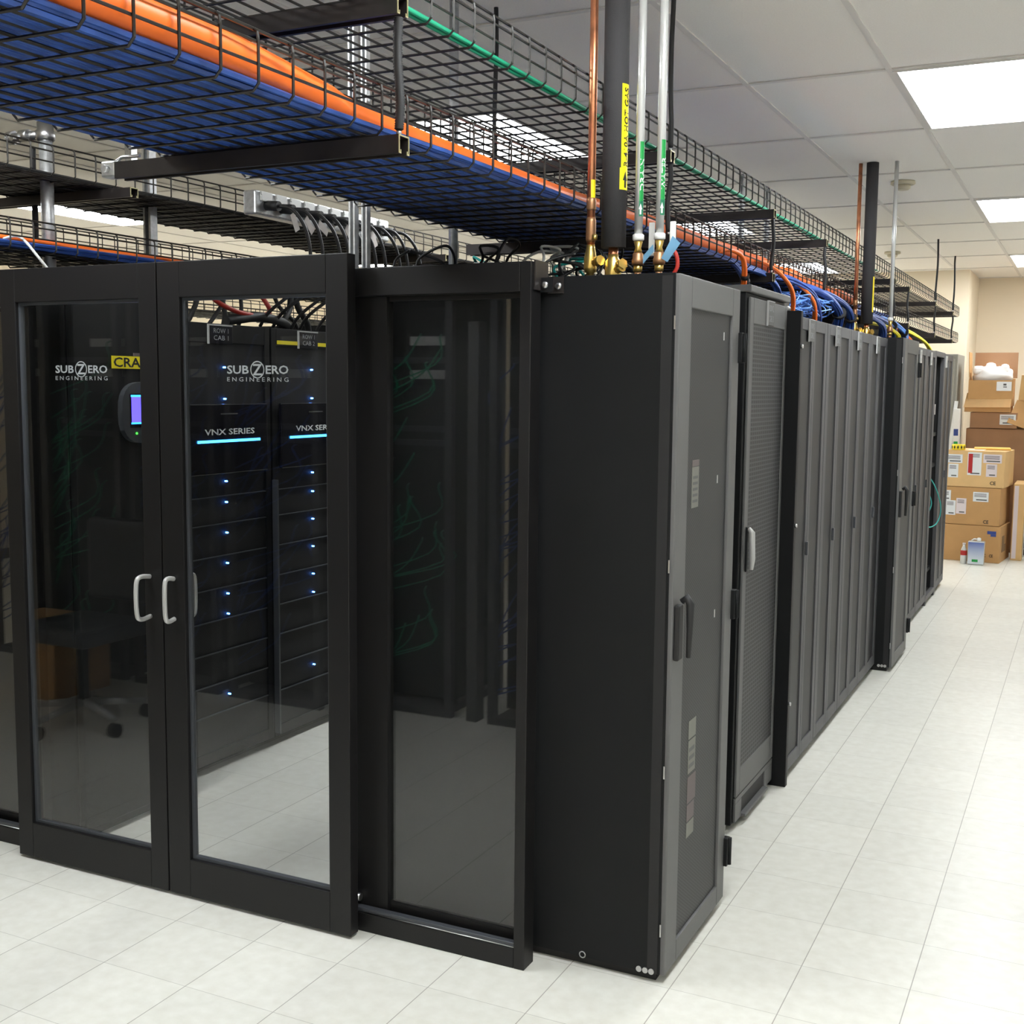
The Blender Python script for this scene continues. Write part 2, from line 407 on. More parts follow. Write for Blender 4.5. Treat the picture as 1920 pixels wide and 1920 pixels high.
def plaque(t, y, z, fx, l2, m='plate'):
    p = B().box(fx + .0005, fx + .006, y, y + .10, z - .045, z + .045).build('name_plate', m, t)
    e = B().box(fx + .0005, fx + .0075, y - .003, y, z - .048, z + .048).box(fx + .0005, fx + .0075, y, y + .1, z + .045, z + .048)
    e.build('plate_edge', 'plateedge', p)
    tb = B(); addtext(tb, 'ROW 2', (fx + .0064, y + .018, z + .008), (0, 1, 0), (0, 0, 1), .066, .024)
    addtext(tb, l2, (fx + .0064, y + .018, z - .032), (0, 1, 0), (0, 0, 1), .066, .024); tb.build('plate_lettering', 'inkg', p)

# hidden recessed rack behind the near cooler's door, then the slatted rack
t = thing('server_rack', (-.6, .62, 0), 'black recessed server rack in the gap between cooling unit and slatted rack', 'server rack')
B().box(-1.10, -.30, .625, 1.215, 0.03, 2.0, .003).build('cabinet_body', 'black', t)
B().box(-.299, -.285, .63, 1.21, .05, 1.98).build('perforated_door', 'perfx', t)
t = thing('server_rack', (-.6, 1.23, 0), 'rack with coarse slatted mesh door, pale handle and a slotted kick plate', 'server rack')
B().box(-1.10, -.151, 1.225, 1.825, .026, 2.035, .003).build('cabinet_body', 'black', t)
B().box(-1.05, -.13, 1.215, 1.835, 2.036, 2.062, .004).build('top_cap', 'grey', t)
f = B().box(-.150, -.14, 1.252, 1.30, .13, 2.02, .003).box(-.150, -.14, 1.795, 1.825, .13, 2.02, .003).box(-.150, -.14, 1.3002, 1.7948, 1.925, 2.02, .003).box(-.150, -.14, 1.3002, 1.7948, .13, .235, .003)
d = f.build('door', 'grey', t)
B().box(-.149, -.1425, 1.30, 1.795, .235, 1.925).build('slatted_mesh', 'slot', d)
B().box(-.139, -.132, 1.272, 1.292, 1.0, 1.17, .003).build('handle_base', 'black', d)
B().tube([(-.131, 1.284, 1.165), (-.118, 1.284, 1.15), (-.114, 1.284, 1.05), (-.118, 1.284, 1.01)], [.008, .012, .012, .009], 10).build('handle', 'silver', d)
kp = B().box(-.150, -.141, 1.25, 1.825, .105, .125, .002).box(-.150, -.141, 1.25, 1.34, .03, .1048, .002).box(-.150, -.141, 1.70, 1.825, .03, .1048, .002).box(-.165, -.125, 1.34, 1.70, .028, .04, .002)
kp.build('kick_plate', 'grey', t)
B().box(-.1508, -.147, 1.34, 1.70, .04, .10).build('kick_slot', 'blackin', t)
for x in (-.19, -1.02): B().cyl((x, 1.24, 0), (x, 1.24, .03), .016, 14).build('levelling_foot', 'chrome', t)
plaque(t, 1.49, 1.975, -.14, 'CAB 13')
# bare black post between the slatted rack and the split doors
t = thing('filler_post', (-.12, 1.84, 0), 'narrow black filler post with silver screws beside the slatted rack', 'post')
B().box(-.26, -.085, 1.838, 1.872, 0, 2.005, .003).build('post', 'black', t)
for z in (1.86, 1.12, .36): B().cyl((-.0852, 1.853, z), (-.076, 1.853, z), .008, 12).build('screw', 'chrome', t)
B().lathe((-.15, 1.853, 2.006), [(.018, 0), (.018, .012), (.008, .02)], 14).build('top_bolt', 'chrome', t)
ordn = ['first', 'second', 'third', 'fourth']
rk = split_rack(1.875, 'first split-door perforated rack beside the black filler post')
plaque(rk, 2.06, 1.935, -.10, 'CAB 12')
for i in range(1, 4):
    c = dup(rk, 0, [0, .5825, 1.165, 1.745][i], '%s split-door perforated rack down the side aisle from the slatted rack' % ordn[i] if i < 3 else 'fourth split-door rack, touching the second cooling unit')
# y scale each so that the four fit between post and second cooler
for o in [rk] + [o for o in COL.objects if o.parent is None and o.name.startswith('server_rack') and o.get('group') == 'split-door racks' and o is not rk]:
    o.scale = (1, .97, 1)
# racks beyond the second cooler
r2 = split_rack(4.81, 'near rack just past the second cooling unit, black latch on its leaf', 'far split-door racks')
plaque(r2, 5.02, 1.92, -.10, 'CAB 8', 'silver')
r3 = dup(r2, 0, .605, 'second rack past the second cooling unit, beside the open rack')
r4 = dup(r2, 0, 1.21, 'third rack past the second cooling unit, left of the open black rack')
r4.scale = (1, .95, 1)
B().box(-.0995, -.085, 4.83, 4.90, 1.66, 1.80, .003).build('latch_plate', 'black', r2)
B().box(-.0995, -.085, 4.83, 4.90, .92, 1.05, .003).build('latch_plate', 'black', r2)
# open rack
t = thing('server_rack', (-.6, 6.60, 0), 'doorless black rack near the far end with a looped teal cable', 'server rack')
B().box(-1.10, -.60, 6.61, 7.19, .03, 1.99, .003).build('cabinet_body', 'blackin', t)
B().box(-.60, -.131, 6.605, 6.635, 0.0, 1.985).box(-.60, -.131, 7.165, 7.195, 0, 1.985).box(-.60, -.131, 6.6355, 7.1645, 1.955, 1.985).box(-.60, -.131, 6.6355, 7.1645, .03, .06).build('inner_shell', 'blackin', t)
fb = B().box(-.13, -.10, 6.60, 6.635, 0.0, 1.99, .002).box(-.13, -.10, 7.15, 7.20, 0, 1.99, .002).box(-.13, -.10, 6.6352, 7.1498, 1.95, 1.99, .002).box(-.13, -.10, 6.6352, 7.1498, .03, .07, .002)
fb.build('open_frame', 'grey2', t)
for z in (1.32, 1.07, .22): B().box(-.58, -.135, 6.642, 7.158, z, z + .03, .002).build('shelf', 'black', t)
for z in (1.52, 1.50): pass
B().box(-.12, -.10, 6.66, 6.70, 1.50, 1.58).build('latch', 'silver', t)
pts = [(-.12, 6.66, 1.02), (-.08, 6.75, .93), (-.05, 6.86, .80), (-.05, 6.90, .70), (-.07, 6.82, .63), (-.11, 6.68, .62), (-.12, 6.66, .70), (-.1, 6.72, .8), (-.12, 6.66, .9)]
def smooth(pts, n=6):
    P = [Vector(p) for p in pts]; out = []
    for i in range(len(P) - 1):
        a, b_, c, d_ = P[max(i - 1, 0)], P[i], P[i + 1], P[min(i + 2, len(P) - 1)]
        for k in range(n):
            s = k / n
            out.append(.5 * ((2 * b_) + (c - a) * s + (2 * a - 5 * b_ + 4 * c - d_) * s * s + (3 * b_ - a - 3 * c + d_) * s ** 3))
    out.append(P[-1]); return out
tag(B().tube(smooth(pts), .0045, 6).build('patch_cable', 'teal'), 'thin teal cable looped out of the open black rack', 'cable')
e1 = split_rack(7.205, 'last grey rack of the right row, nearest the cardboard boxes', 'far split-door racks')
plaque(e1, 7.24, 1.92, -.10, 'CAB 6', 'silver')
t = thing('tall_cabinet', (-.6, 10.3, 0), 'tall beige-grey cabinet against the back wall behind the row', 'cabinet')
B().box(-1.0, -.30, 10.25, 10.95, .0, 2.07, .006).build('cabinet_body', 'greyb', t)
B().box(-.97, -.33, 10.235, 10.2495, .08, 2.02, .004).build('door', 'greyb', t)

# ------------------------------------------------------------------ left row (across the contained aisle)
FX = -2.36
def leftrack(y0, lab, w=.63):
    t = thing('storage_rack', (-2.9, y0, 0), lab, 'server rack', 'storage racks of the left row')
    B().box(-3.40, FX - .03, y0 + .003, y0 + w - .003, .03, 1.94, .003).build('cabinet_body', 'black', t)
    B().box(-3.35, FX - .08, y0 + .03, y0 + w - .03, 0, .029).build('plinth', 'blackin', t)
    f = B().box(FX - .029, FX, y0 + .004, y0 + .04, .04, 1.94, .002).box(FX - .029, FX, y0 + w - .04, y0 + w - .004, .04, 1.94, .002)
    f.box(FX - .029, FX, y0 + .0402, y0 + w - .0402, 1.86, 1.94, .002).box(FX - .029, FX, y0 + .0402, y0 + w - .0402, .04, .09, .002)
    d = f.build('door_frame', 'black', t)
    B().box(FX - .02, FX - .008, y0 + .04, y0 + w - .04, .09, 1.86).build('perforated_panel', 'perfx', d)
    # light bar module
    B().box(FX + .0005, FX + .02, y0 + .05, y0 + w - .05, 1.30, 1.60, .004).build('bezel', 'bezel', t)
    B().box(FX + .0205, FX + .025, y0 + .11, y0 + w - .11, 1.436, 1.447).build('light_bar', 'bar', t)
    tb = B(); addtext(tb, 'VNX SERIES', (FX + .0212, y0 + .155, 1.468), (0, 1, 0), (0, 0, 1), .33, .026, bold=True)
    tb.build('lettering', 'inkw', t)
    B().box(FX + .0205, FX + .022, y0 + .26, y0 + .37, 1.555, 1.560).build('top_strip', 'chrome', t)
    for z in (1.756, 1.621, 1.265, 1.174, 1.04, .906, .771, .681, .321):
        B().cyl((FX - .0079, y0 + .315, z), (FX + .004, y0 + .315, z), .0035, 8).build('status_light', 'led', t)
    sh = B()
    for z in (.25, .38, .52, .66, .8, .94, 1.08, 1.2): sh.box(FX - .0078, FX + .002, y0 + .045, y0 + w - .045, z, z + .004)
    sh.build('server_trim', 'shade', t)
    return t
def leftplaque(t, y, l2):
    p = B().box(FX + .0005, FX + .006, y, y + .15, 1.855, 1.93).build('name_plate', 'bezel', t)
    B().box(FX + .0005, FX + .009, y - .005, y, 1.853, 1.936).box(FX + .0005, FX + .009, y, y + .15, 1.9305, 1.936).build('plate_edge', 'plateedge', p)
    tb = B(); addtext(tb, 'ROW 1', (FX + .0066, y + .03, 1.900), (0, 1, 0), (0, 0, 1), .095, .020)
    addtext(tb, l2, (FX + .0066, y + .03, 1.870), (0, 1, 0), (0, 0, 1), .095, .020); tb.build('plate_lettering', 'inkg', p)
a = leftrack(.68, 'black storage rack with ROW 1 CAB 1 plate and blue light bar')
b2 = leftrack(1.315, 'black storage rack with ROW 1 CAB 2 plate and yellow stripe')
leftplaque(a, .89, 'CAB 1'); leftplaque(b2, 1.52, 'CAB 2')
ys = B().box(FX + .0005, FX + .004, 1.36, 1.512, 1.868, 1.885).box(FX + .0005, FX + .004, 1.675, 1.90, 1.868, 1.885).build('yellow_stripe', 'yellow', b2)
B().box(FX + .001, FX + .03, 1.312, 1.322, .06, 1.25).build('edge_trim', 'shade', b2)
for k in range(5):
    c = split = None
    t = thing('storage_rack', (-2.9, 1.95 + k * .61, 0), '%s rack beyond the yellow-striped rack inside the glass aisle' % ['first', 'second', 'third', 'fourth', 'fifth'][k], 'server rack', 'storage racks of the left row')
    y0 = 1.95 + k * .61
    B().box(-3.40, FX - .03, y0 + .003, y0 + .607, .03, 1.985, .003).build('cabinet_body', 'black', t)
    B().box(-3.35, FX - .08, y0 + .03, y0 + .58, 0, .029).build('plinth', 'blackin', t)
    B().box(FX - .029, FX - .004, y0 + .005, y0 + .605, .04, 1.98).build('door', 'perfx', t)
# left cooling unit with screen
t = thing('cooling_unit', (-2.8, .02, 0), 'black cooling unit with yellow CRAC sign and blue screen behind the left door', 'cooling unit')
B().box(-3.40, -2.262, .02, .62, .04, 1.99, .003).build('cabinet_body', 'black', t)
B().box(-3.38, -2.27, .03, .61, 0, .039).build('plinth', 'blackin', t)
B().box(-2.26, -2.228, .025, .615, .045, 1.985, .004).build('door', 'black', t)
p = B().box(-2.2275, -2.224, .205, .40, 1.738, 1.784).build('sign', 'yellow', t)
tb = B(); addtext(tb, 'CRAC', (-2.2236, .212, 1.743), (0, 1, 0), (0, 0, 1), .182, .036, bold=True); tb.build('sign_lettering', 'ink', p)
B().box(-2.2275, -2.224, .315, .345, 1.785, 1.797).build('small_sticker', 'stkp', t)
# oval display housing
hb = B(); prof = []
for k in range(28):
    a_ = 2 * PI * k / 28
    cy, cz = math.cos(a_), math.sin(a_)
    prof.append((.355 + .125 * math.copysign(abs(cy) ** .7, cy), 1.575 + .115 * math.copysign(abs(cz) ** .7, cz)))
hb.extrude(prof, 'x', -2.2275, -2.205)
disp = hb.build('display_housing', 'shade', t)
B().box(-2.2048, -2.203, .268, .44, 1.52, 1.645).build('screen_surround', 'bezel', disp)
B().box(-2.2029, -2.202, .275, .433, 1.535, 1.638).build('screen', 'screen', disp)
B().box(-2.2019, -2.2015, .272, .436, 1.533, 1.539).box(-2.2019, -2.2015, .272, .436, 1.634, 1.641).build('screen_edge', 'screen2', disp)
B().cyl((-2.2048, .30, 1.498), (-2.2025, .30, 1.498), .004, 10).build('indicator', 'gled', disp)

# ------------------------------------------------------------------ aisle containment doors
def leaf(x0, x1, ox0, ox1, lab, lx):
    t = thing('sliding_door', ((x0 + x1) / 2, -.15, .008), lab, 'door')
    F, K, zt, zb = -.172, -.130, 2.063, .010
    f = B().box(x0, ox0, F, K, zb, zt, .002).box(ox1, x1, F, K, zb, zt, .002)
    f.box(ox0 + .0002, ox1 - .0002, F, K, 1.952, zt, .002).box(ox0 + .0002, ox1 - .0002, F, K, zb, .136, .002)
    f.build('door_frame', 'frame', t)
    bd = B().box(ox0, ox0 + .010, -.158, -.142, .136, 1.952).box(ox1 - .010, ox1, -.158, -.142, .136, 1.952).box(ox0 + .01, ox1 - .01, -.158, -.142, .136, .146).box(ox0 + .01, ox1 - .01, -.158, -.142, 1.942, 1.952)
    bd.build('glazing_bead', 'shade', t)
    gl = B().box(ox0 + .008, ox1 - .008, -.153, -.147, .144, 1.944).build('glass', 'glass', t)
    lg = B(); w = .232
    addtext(lg, 'SUB', (lx, -.1535, 1.716), (1, 0, 0), (0, 0, 1), w * .36, .026, bold=True)
    addtext(lg, 'ERO', (lx + w * .635, -.1535, 1.716), (1, 0, 0), (0, 0, 1), w * .365, .026, bold=True)
    addtext(lg, 'Z', (lx + w * .42, -.1535, 1.712), (1, 0, 0), (0, 0, 1), w * .16, .034, bold=True)
    addtext(lg, 'E N G I N E E R I N G', (lx, -.1535, 1.693), (1, 0, 0), (0, 0, 1), w, .013)
    cx, cz, R = lx + w * .5, 1.729, .0265; n = 28
    for k in range(n):
        p0, p1 = 2 * PI * k / n, 2 * PI * (k + 1) / n
        lg.poly([(cx + R * math.cos(p0), -.1535, cz + R * math.sin(p0)), (cx + R * math.cos(p1), -.1535, cz + R * math.sin(p1)),
                 (cx + (R - .0035) * math.cos(p1), -.1535, cz + (R - .0035) * math.sin(p1)), (cx + (R - .0035) * math.cos(p0), -.1535, cz + (R - .0035) * math.sin(p0))])
    lg.build('logo', 'inkg', t)
    return t
dl = leaf(-2.352, -1.662, -2.283, -1.735, 'left sliding glass door leaf, blue screen glowing behind it', -2.124)
dr = leaf(-1.657, -.942, -1.568, -1.018, 'right sliding glass door leaf with blue light bars behind it', -1.399)
def pull(x, y0, s, parent, e=.062):
    B().tube(smooth([(x, y0, 1.062), (x, y0 + s * e * .7, 1.066), (x, y0 + s * e, 1.045), (x, y0 + s * e, .95), (x, y0 + s * e * .7, .928), (x, y0, .932)], 4), .0075, 10).build('pull_handle', 'silver', parent)
pull(-1.712, -.1725, -1, dl, .062); pull(-1.612, -.1725, -1, dr, .042); pull(-1.612, -.1295, 1, dr, .055)
# end frame with fixed glass side lights
def sidelight(x0, x1, lab, mirror=False):
    t = thing('side_light_frame', ((x0 + x1) / 2, -.07, 0), lab, 'door frame')
    F, K = -.105, -.040
    so = .034
    f = B().box(x1 - so, x1, F, K, 0, 2.026, .002) if not mirror else B().box(x0, x0 + so, F, K, 0, 2.026, .002)
    a, c = (x0, x1 - so - .0002) if not mirror else (x0 + so + .0002, x1)
    f.box(a, c, F, K, 0.0, .060, .002).box(a, c, F, K, 1.945, 2.026, .002)
    f.build('outer_frame', 'frame', t)
    ia, ic = (a, a + .12) if not mirror else (c - .12, c)
    B().box(ia, ic, -.075, K, .061, 1.944).build('inner_stile', 'frame', t)
    ga, gc = (a + .12, c) if not mirror else (a, c - .12)
    B().box(ga, gc, -.062, -.042, .061, .095).build('glass_rail', 'frame', t); B().box(ga, gc, -.062, -.042, 1.93, 1.944).build('glass_rail', 'frame', t)
    B().box(ga, gc, -.058, -.052, .0955, 1.9295).build('glass', 'glass', t)
    B().box(a, c, -.100, -.078, .061, .074, .002).build('floor_track', 'shade', t)
    B().tube([(a, -.102, .063), (c, -.102, .063)], .0018, 6).build('track_wire', 'chrome', t)
    B().tube([((a if not mirror else c), -.088, .10), ((a if not mirror else c) + (.03 if not mirror else -.03), -.088, .10)], .012, 10).build('roller', 'chrome', t)
    return t
sidelight(-.99, -.389, 'fixed dark glass side panel between the sliding door and the cooling unit')
sidelight(-2.95, -2.33, 'fixed glass side panel cut off at the left edge of the photo', True)
t = thing('door_header', (-1.66, -.08, 1.96), 'dark header beam spanning above the two sliding doors', 'beam')
B().box(-2.329, -.991, -.105, -.040, 1.955, 2.026, .002).build('header_beam', 'frame', t)
# corner bracket
t = thing('corner_bracket', (-.385, -.03, 1.94), 'small steel bracket with two bright bolts atop the side panel frame', 'bracket')
B().box(-.388, -.384, -.09, -.0035, 1.95, 2.03).box(-.384, -.335, -.0075, -.0035, 1.945, 1.99).build('bracket_plate', 'strut', t)
B().box(-.388, -.350, -.05, -.046, 1.945, 1.985).build('bracket_tab', 'black', t)
for x, y in ((-.372, -.050), (-.350, -.0077)):
    B().lathe((x, y - .008, 1.965), [(.004, 0), (.010, .002), (.010, .0078)], 12, 'y').build('bolt', 'chrome', t)

# ------------------------------------------------------------------ overhead basket trays
RY = .1016
def tray(name, xl, xr, z, y0, y1, lab, H=.104, r=.0031, step=.0508, rr=1.0):
    b = B(); n = int((y1 - y0) / RY)
    for i in range(n + 1):
        y = y0 + i * RY; c = .012
        b.tube([(xl + .010, y, z + H + .002), (xl + .002, y, z + H - .004), (xl, y, z + H - .015), (xl, y, z + c), (xl + c, y, z), (xr - c, y, z), (xr, y, z + c), (xr, y, z + H - .015), (xr - .002, y, z + H - .004), (xr - .010, y, z + H + .002)], r, 5, False)
    k = int(round((xr - xl) / step))
    ys = [y0 + (y1 - y0) * j / 3 for j in range(4)]
    for j in range(1, k):
        x = xl + (xr - xl) * j / k
        b.tube([(x, y0, z + r * 1.8), (x, y1, z + r * 1.8)], r, 5)
    for x, s in ((xl, 1), (xr, -1)):
        b.tube([(x + s * .004, y0, z + .046), (x + s * .004, y1, z + .046)], r, 5)
        b.tube([(x + s * .004, y0, z + .084), (x + s * .004, y1, z + .084)], r, 5)
        b.tube([(x + s * .012, y0, z + H + .003), (x + s * .012, y1, z + H + .003)], r * 1.15, 5)
    return tag(b.build(name, 'wire'), lab, 'cable tray')
LZ, UZ = 2.204, 2.482
tray('basket_tray', -.965, -.355, LZ, -3.40 + .049, 10.7, 'lower black wire basket tray filled with blue and orange cables')
tray('basket_tray', -.965, -.355, UZ, -3.40 + .049, 10.7, 'upper black wire basket tray with a green cable along its edge')
tray('basket_tray', -3.02, -2.42, 2.43, -2.6, 7.0, 'black wire basket tray carrying the outlet strip over the left row')
tray('basket_tray', -3.02, -2.42, 2.15, -2.6, 7.0, 'low black wire basket tray with few blue cables over the left row')
tray('basket_tray', -5.10, -4.5, 2.48, -1.0, 8.5, 'distant empty wire basket tray seen beyond the left row')
tray('basket_tray', -5.10, -4.5, 2.18, -1.0, 8.5, 'distant low wire basket tray beyond the left row')

# strut channels under the trays
def channel(x0, x1, y, z1, lab, grp, h=.041):
    w, t_, l = .0205, .003, .009
    z0 = z1 - h
    prof = [(y - w, z1), (y - w, z0), (y - w + l, z0), (y - w + l, z0 + .008), (y - w + l - .003, z0 + .008), (y - w + l - .003, z0 + t_), (y - w + t_, z0 + t_), (y - w + t_, z1 - t_),
            (y + w - t_, z1 - t_), (y + w - t_, z0 + t_), (y + w - l + .003, z0 + t_), (y + w - l + .003, z0 + .008), (y + w - l, z0 + .008), (y + w - l, z0), (y + w, z0), (y + w, z1)]
    t = thing('strut_channel', ((x0 + x1) / 2, y, z0), lab, 'support beam', grp)
    B().extrude(prof, 'x', x0, x1 - .002).build('channel', 'strut', t)
    B().extrude(prof, 'x', x1 - .0019, x1).build('cut_end', 'brassedge', t)
    return t
ys_u = [-.90, .84, 2.27, 3.42, 5.85, 6.57, 8.25, 9.70]
nm = ['nearest', 'second', 'third', 'fourth', 'fifth', 'sixth', 'seventh', 'farthest']
UT, LT = UZ - .0035, LZ - .0035
for i, y in enumerate(ys_u):
    channel(-1.10, -.312, y, UT, '%s dark strut channel carrying the upper basket tray' % nm[i], 'struts under the upper tray', .038)
    channel(-1.09, -.309, y + (-.0 if i else 0), LT, '%s dark strut channel carrying the lower cable-filled tray' % nm[i], 'struts under the lower tray', .038)
for i, y in enumerate([.45, 2.9, 5.2]):
    channel(-3.30, -2.33, y, 2.43 - .0035, '%s strut channel under the left row upper tray' % ['nearest', 'middle', 'farthest'][i], 'struts of the left row', .036)
for i, y in enumerate([1.2, 4.0]):
    channel(-3.30, -2.33, y, 2.15 - .0035, '%s low strut channel under the left row lower tray' % ['nearer', 'farther'][i], 'struts of the left row', .036)
# beam clamps at left ends
t = thing('beam_clamp', (-1.12, -.9, 2.17), 'small galvanised clamp at the left end of the nearest strut', 'clamp')
B().box(-1.135, -1.092, -.918, -.882, 2.168, 2.205, .004).lathe((-1.115, -.93, 2.186), [(.009, 0), (.009, .012)], 8, 'y').build('clamp_body', 'zinc', t)
B().tube([(-1.15, -.9, 2.186), (-1.085, -.9, 2.214), (-1.03, -.9, 2.214)], .004, 8).build('clamp_rod', 'chrome', t)

# rods and their sleeves
def rod(x, y, z0, z1, lab, r=.0085, wob=.006, cor=False, seed=0):
    rnd = random.Random(seed); t = thing('sleeved_rod', (x, y, z0), lab, 'hanger rod', 'black sleeved hanger rods')
    n = max(5, int((z1 - z0) / .06)); P = []
    for k in range(n + 1):
        f = k / n; P.append((x + wob * math.sin(f * 5 + seed) * (1 if 0 < k < n else .3), y + wob * rnd.uniform(-.4, .4), z0 + (z1 - z0) * f))
    P = smooth(P, 3)
    if cor:
        Q, R = [], []; L_ = len(P) - 1; m_ = int((z1 - z0) / .0028)
        for k in range(m_ + 1):
            f = k / m_ * L_; i = min(int(f), L_ - 1); Q.append(Vector(P[i]).lerp(Vector(P[i + 1]), f - i)); R.append(r * (1.08 if k % 2 else .88))
        B().tube(Q, R, 12).build('corrugated_sleeve', 'rubber', t)
    else: B().tube(P, r, 10).build('sleeve', 'rubber', t)
    B().cyl((x, y, z0 - .012), (x, y, z0 - .0005), r * .6, 8).build('rod_end', 'chrome', t)
    return t
rod(-.322, -.9, LT + .013, UT - .040, 'corrugated black sleeved rod between the two nearest struts', .0098, .003, True, 1)
rod(-.322, .84, UT + .013, CH - .002, 'long black sleeved rod rising to the ceiling beside the white pipes', .0085, .004, False, 2)
rod(-.322, .84, LT + .013, UT - .042, 'black sleeved rod below the second upper strut beside the white pipes', .009, .006, False, 3)
rod(-.985, .84, UT + .013, CH - .002, 'black rod rising behind the upper tray at its left edge', .008, .003, False, 4)
for i, y in enumerate([2.27, 3.42, 5.85, 6.57]):
    rod(-.322, y, LT + .013, UT - .042, 'black sleeved rod hanging from the %s upper strut' % nm[i + 2], .0085, .006, False, 5 + i)
for i, y in enumerate([8.25, 9.70]):
    rod(-.318, y, UT + .013, CH - .002, 'thin dark rod to the ceiling at the %s strut' % nm[i + 6], .0085, .005, False, 11 + i)
    rod(-.318, y, LT + .013, UT - .042, 'lower sleeved rod at the %s strut' % nm[i + 6], .0085, .005, False, 15 + i)
rod(-.322, -.9, UT + .013, CH - .002, 'sleeved rod from the nearest upper strut to the ceiling', .009, .003, False, 21)

# galvanised supports
def strutpost(x, y, z0, z1, w, lab, foot=True):
    t = thing('strut_post', (x, y, z0), lab, 'post', 'galvanised strut posts')
    h = w / 2; c = w * .26
    prof = [(x - h, y - h), (x - c * .9, y - h), (x - c * .9, y - h + .003), (x - h + .003, y - h + .003), (x - h + .003, y + h - .003), (x + h - .003, y + h - .003), (x + h - .003, y - h + .003), (x + c * .9, y - h + .003), (x + c * .9, y - h), (x + h, y - h), (x + h, y + h), (x - h, y + h)]
    B().extrude(prof, 'z', z0 + .004, z1).build('channel', 'zinc', t)
    if foot: B().box(x - w, x + w, y - w, y + w, z0, z0 + .0038).build('foot_plate', 'zinc', t)
    return t
strutpost(-2.672, .9, 1.986, CH - .01, .041, 'galvanised slotted strut rising behind the nearest lower beam')
strutpost(-1.034, .0, 2.027, CH - .01, .022, 'left of two slim galvanised posts on the header', False)
strutpost(-.990, .0, 2.027, CH - .01, .020, 'right of two slim galvanised posts, with a foot plate')
strutpost(-1.036, 4.34, 1.99, CH - .01, .03, 'far silver strut to the ceiling, the nearer of two')
strutpost(-1.030, 4.95, 1.99, CH - .01, .03, 'far silver strut to the ceiling, the farther of two')
t = thing('conduit_pipe', (-1.06, .62, 2.0), 'grey vertical pipe standing on the rack top right of the struts', 'pipe')
B().cyl((-1.055, .66, 2.002), (-1.055, .66, CH - .002), .0165, 20).build('pipe', 'zinc', t)
t = thing('support_pipe', (-2.572, .25, 1.99), 'thick galvanised pipe at the left standing on the racks', 'pipe')
B().cyl((-2.572, .25, 1.992), (-2.572, .25, 2.62), .0245, 24).build('pipe', 'zinc', t)
B().lathe((-2.572, .25, 2.60), [(.027, -.02), (.036, -.012), (.036, .018), (.03, .022), (.03, .05)], 20).build('pipe_collar', 'chrome', t)
cb = B().cyl((-2.76, .25, 2.608), (-2.60, .25, 2.608), .017, 14).lathe((-2.73, .25, 2.608), [(.026, -.03), (.026, .0)], 8, 'x').lathe((-2.66, .235, 2.608), [(.022, -.02), (.022, .02)], 8, 'x').lathe((-2.70, .225, 2.598), [(.012, -.02), (.012, .02)], 12, 'y')
cb.build('pipe_clamp', 'chrome', t)
rod(-2.86, .45, 2.16, 2.62, 'dark rod beside the thick pipe over the left row', .012, .002, False, 31)
t = thing('hanging_bracket', (-2.9, 1.35, 2.62), 'short perforated silver bracket hanging below the ceiling', 'bracket')
x, y = -4.72, 3.0
# stubby ceiling-hung strut seen past the left tray
B().box(-3.22, -3.18, 1.33, 1.37, 2.66, CH - .01).build('hanger_strut', 'zinc', t); B().box(-3.27, -3.13, 1.28, 1.42, 2.98, 2.99).build('hanger_plate', 'zinc', t)

# ------------------------------------------------------------------ cables in the trays
def cablefield(xa, xb, z, y0, y1, n, layers, r, seed, edge=0.0):
    rnd = random.Random(seed); b = B(); seg = int((y1 - y0) / .30)
    for l in range(layers):
        for i in range(n):
            x = xa + (xb - xa) * (i + .5 * (l % 2)) / n; ph = rnd.uniform(0, 6.28); am = rnd.uniform(.001, .006); P = []
            lift = edge * max(0, (x - xb + .14) / .14)
            for k in range(seg + 1):
                y = y0 + (y1 - y0) * k / seg
                P.append((x + am * math.sin(y * 2.1 + ph) + .004 * math.sin(y * 5.3 + ph * 2), y, z + l * r * 1.8 + lift + .002 * math.sin(y * 4 + ph) + rnd.uniform(0, .002)))
            b.tube(P, r, 5)
    return b
tag(cablefield(-.945, -.385, LZ + .012, -3.3, 6.2, 46, 2, .0062, 3, .0).build('network_cables', 'blue'), 'mass of blue network cables lying in the lower basket tray', 'cables', kind='stuff')
tag(cablefield(-.47, -.372, LZ + .021, -3.3, 1.2, 9, 1, .0055, 5, .0).build('network_cables', 'blue'), 'loose ridge of blue cables heaped along the lower tray edge under the orange bundle', 'cables', kind='stuff')
# orange bundle
t = thing('orange_cable_bundle', (-.43, -3.3, 2.25), 'fat orange fibre duct lying on the blue cables in the lower tray', 'cable bundle')
P = []; R = []
for k in range(90):
    y = -3.3 + k * .098
    if y > 4.7: break
    def lerp(tab, v):
        for (a, fa), (c, fc) in zip(tab, tab[1:]):
            if v <= c: return fa + (fc - fa) * max(0, (v - a) / (c - a))
        return tab[-1][1]
    x = lerp([(-4, -.402), (-1.4, -.402), (-.9, -.44), (.2, -.45), (1.0, -.405), (5, -.40)], y) + .004 * math.sin(y * 3)
    zz = lerp([(-4, 2.268), (-1.3, 2.268), (-.8, 2.252), (.4, 2.245), (1.6, 2.256), (5, 2.246)], y) + (.004 * math.sin(y * 9) if y > 2 else 0)
    P.append((x, y, zz)); R.append(.034 if y < -1 else .029 + (.003 * math.sin(y * 11) if y > 1.5 else 0))
B().tube(smooth(P, 2), [R[min(i // 2, len(R) - 1)] for i in range(2 * (len(P) - 1) + 1)], 14).build('duct', 'orange', t)
rnd = random.Random(4); st = B()
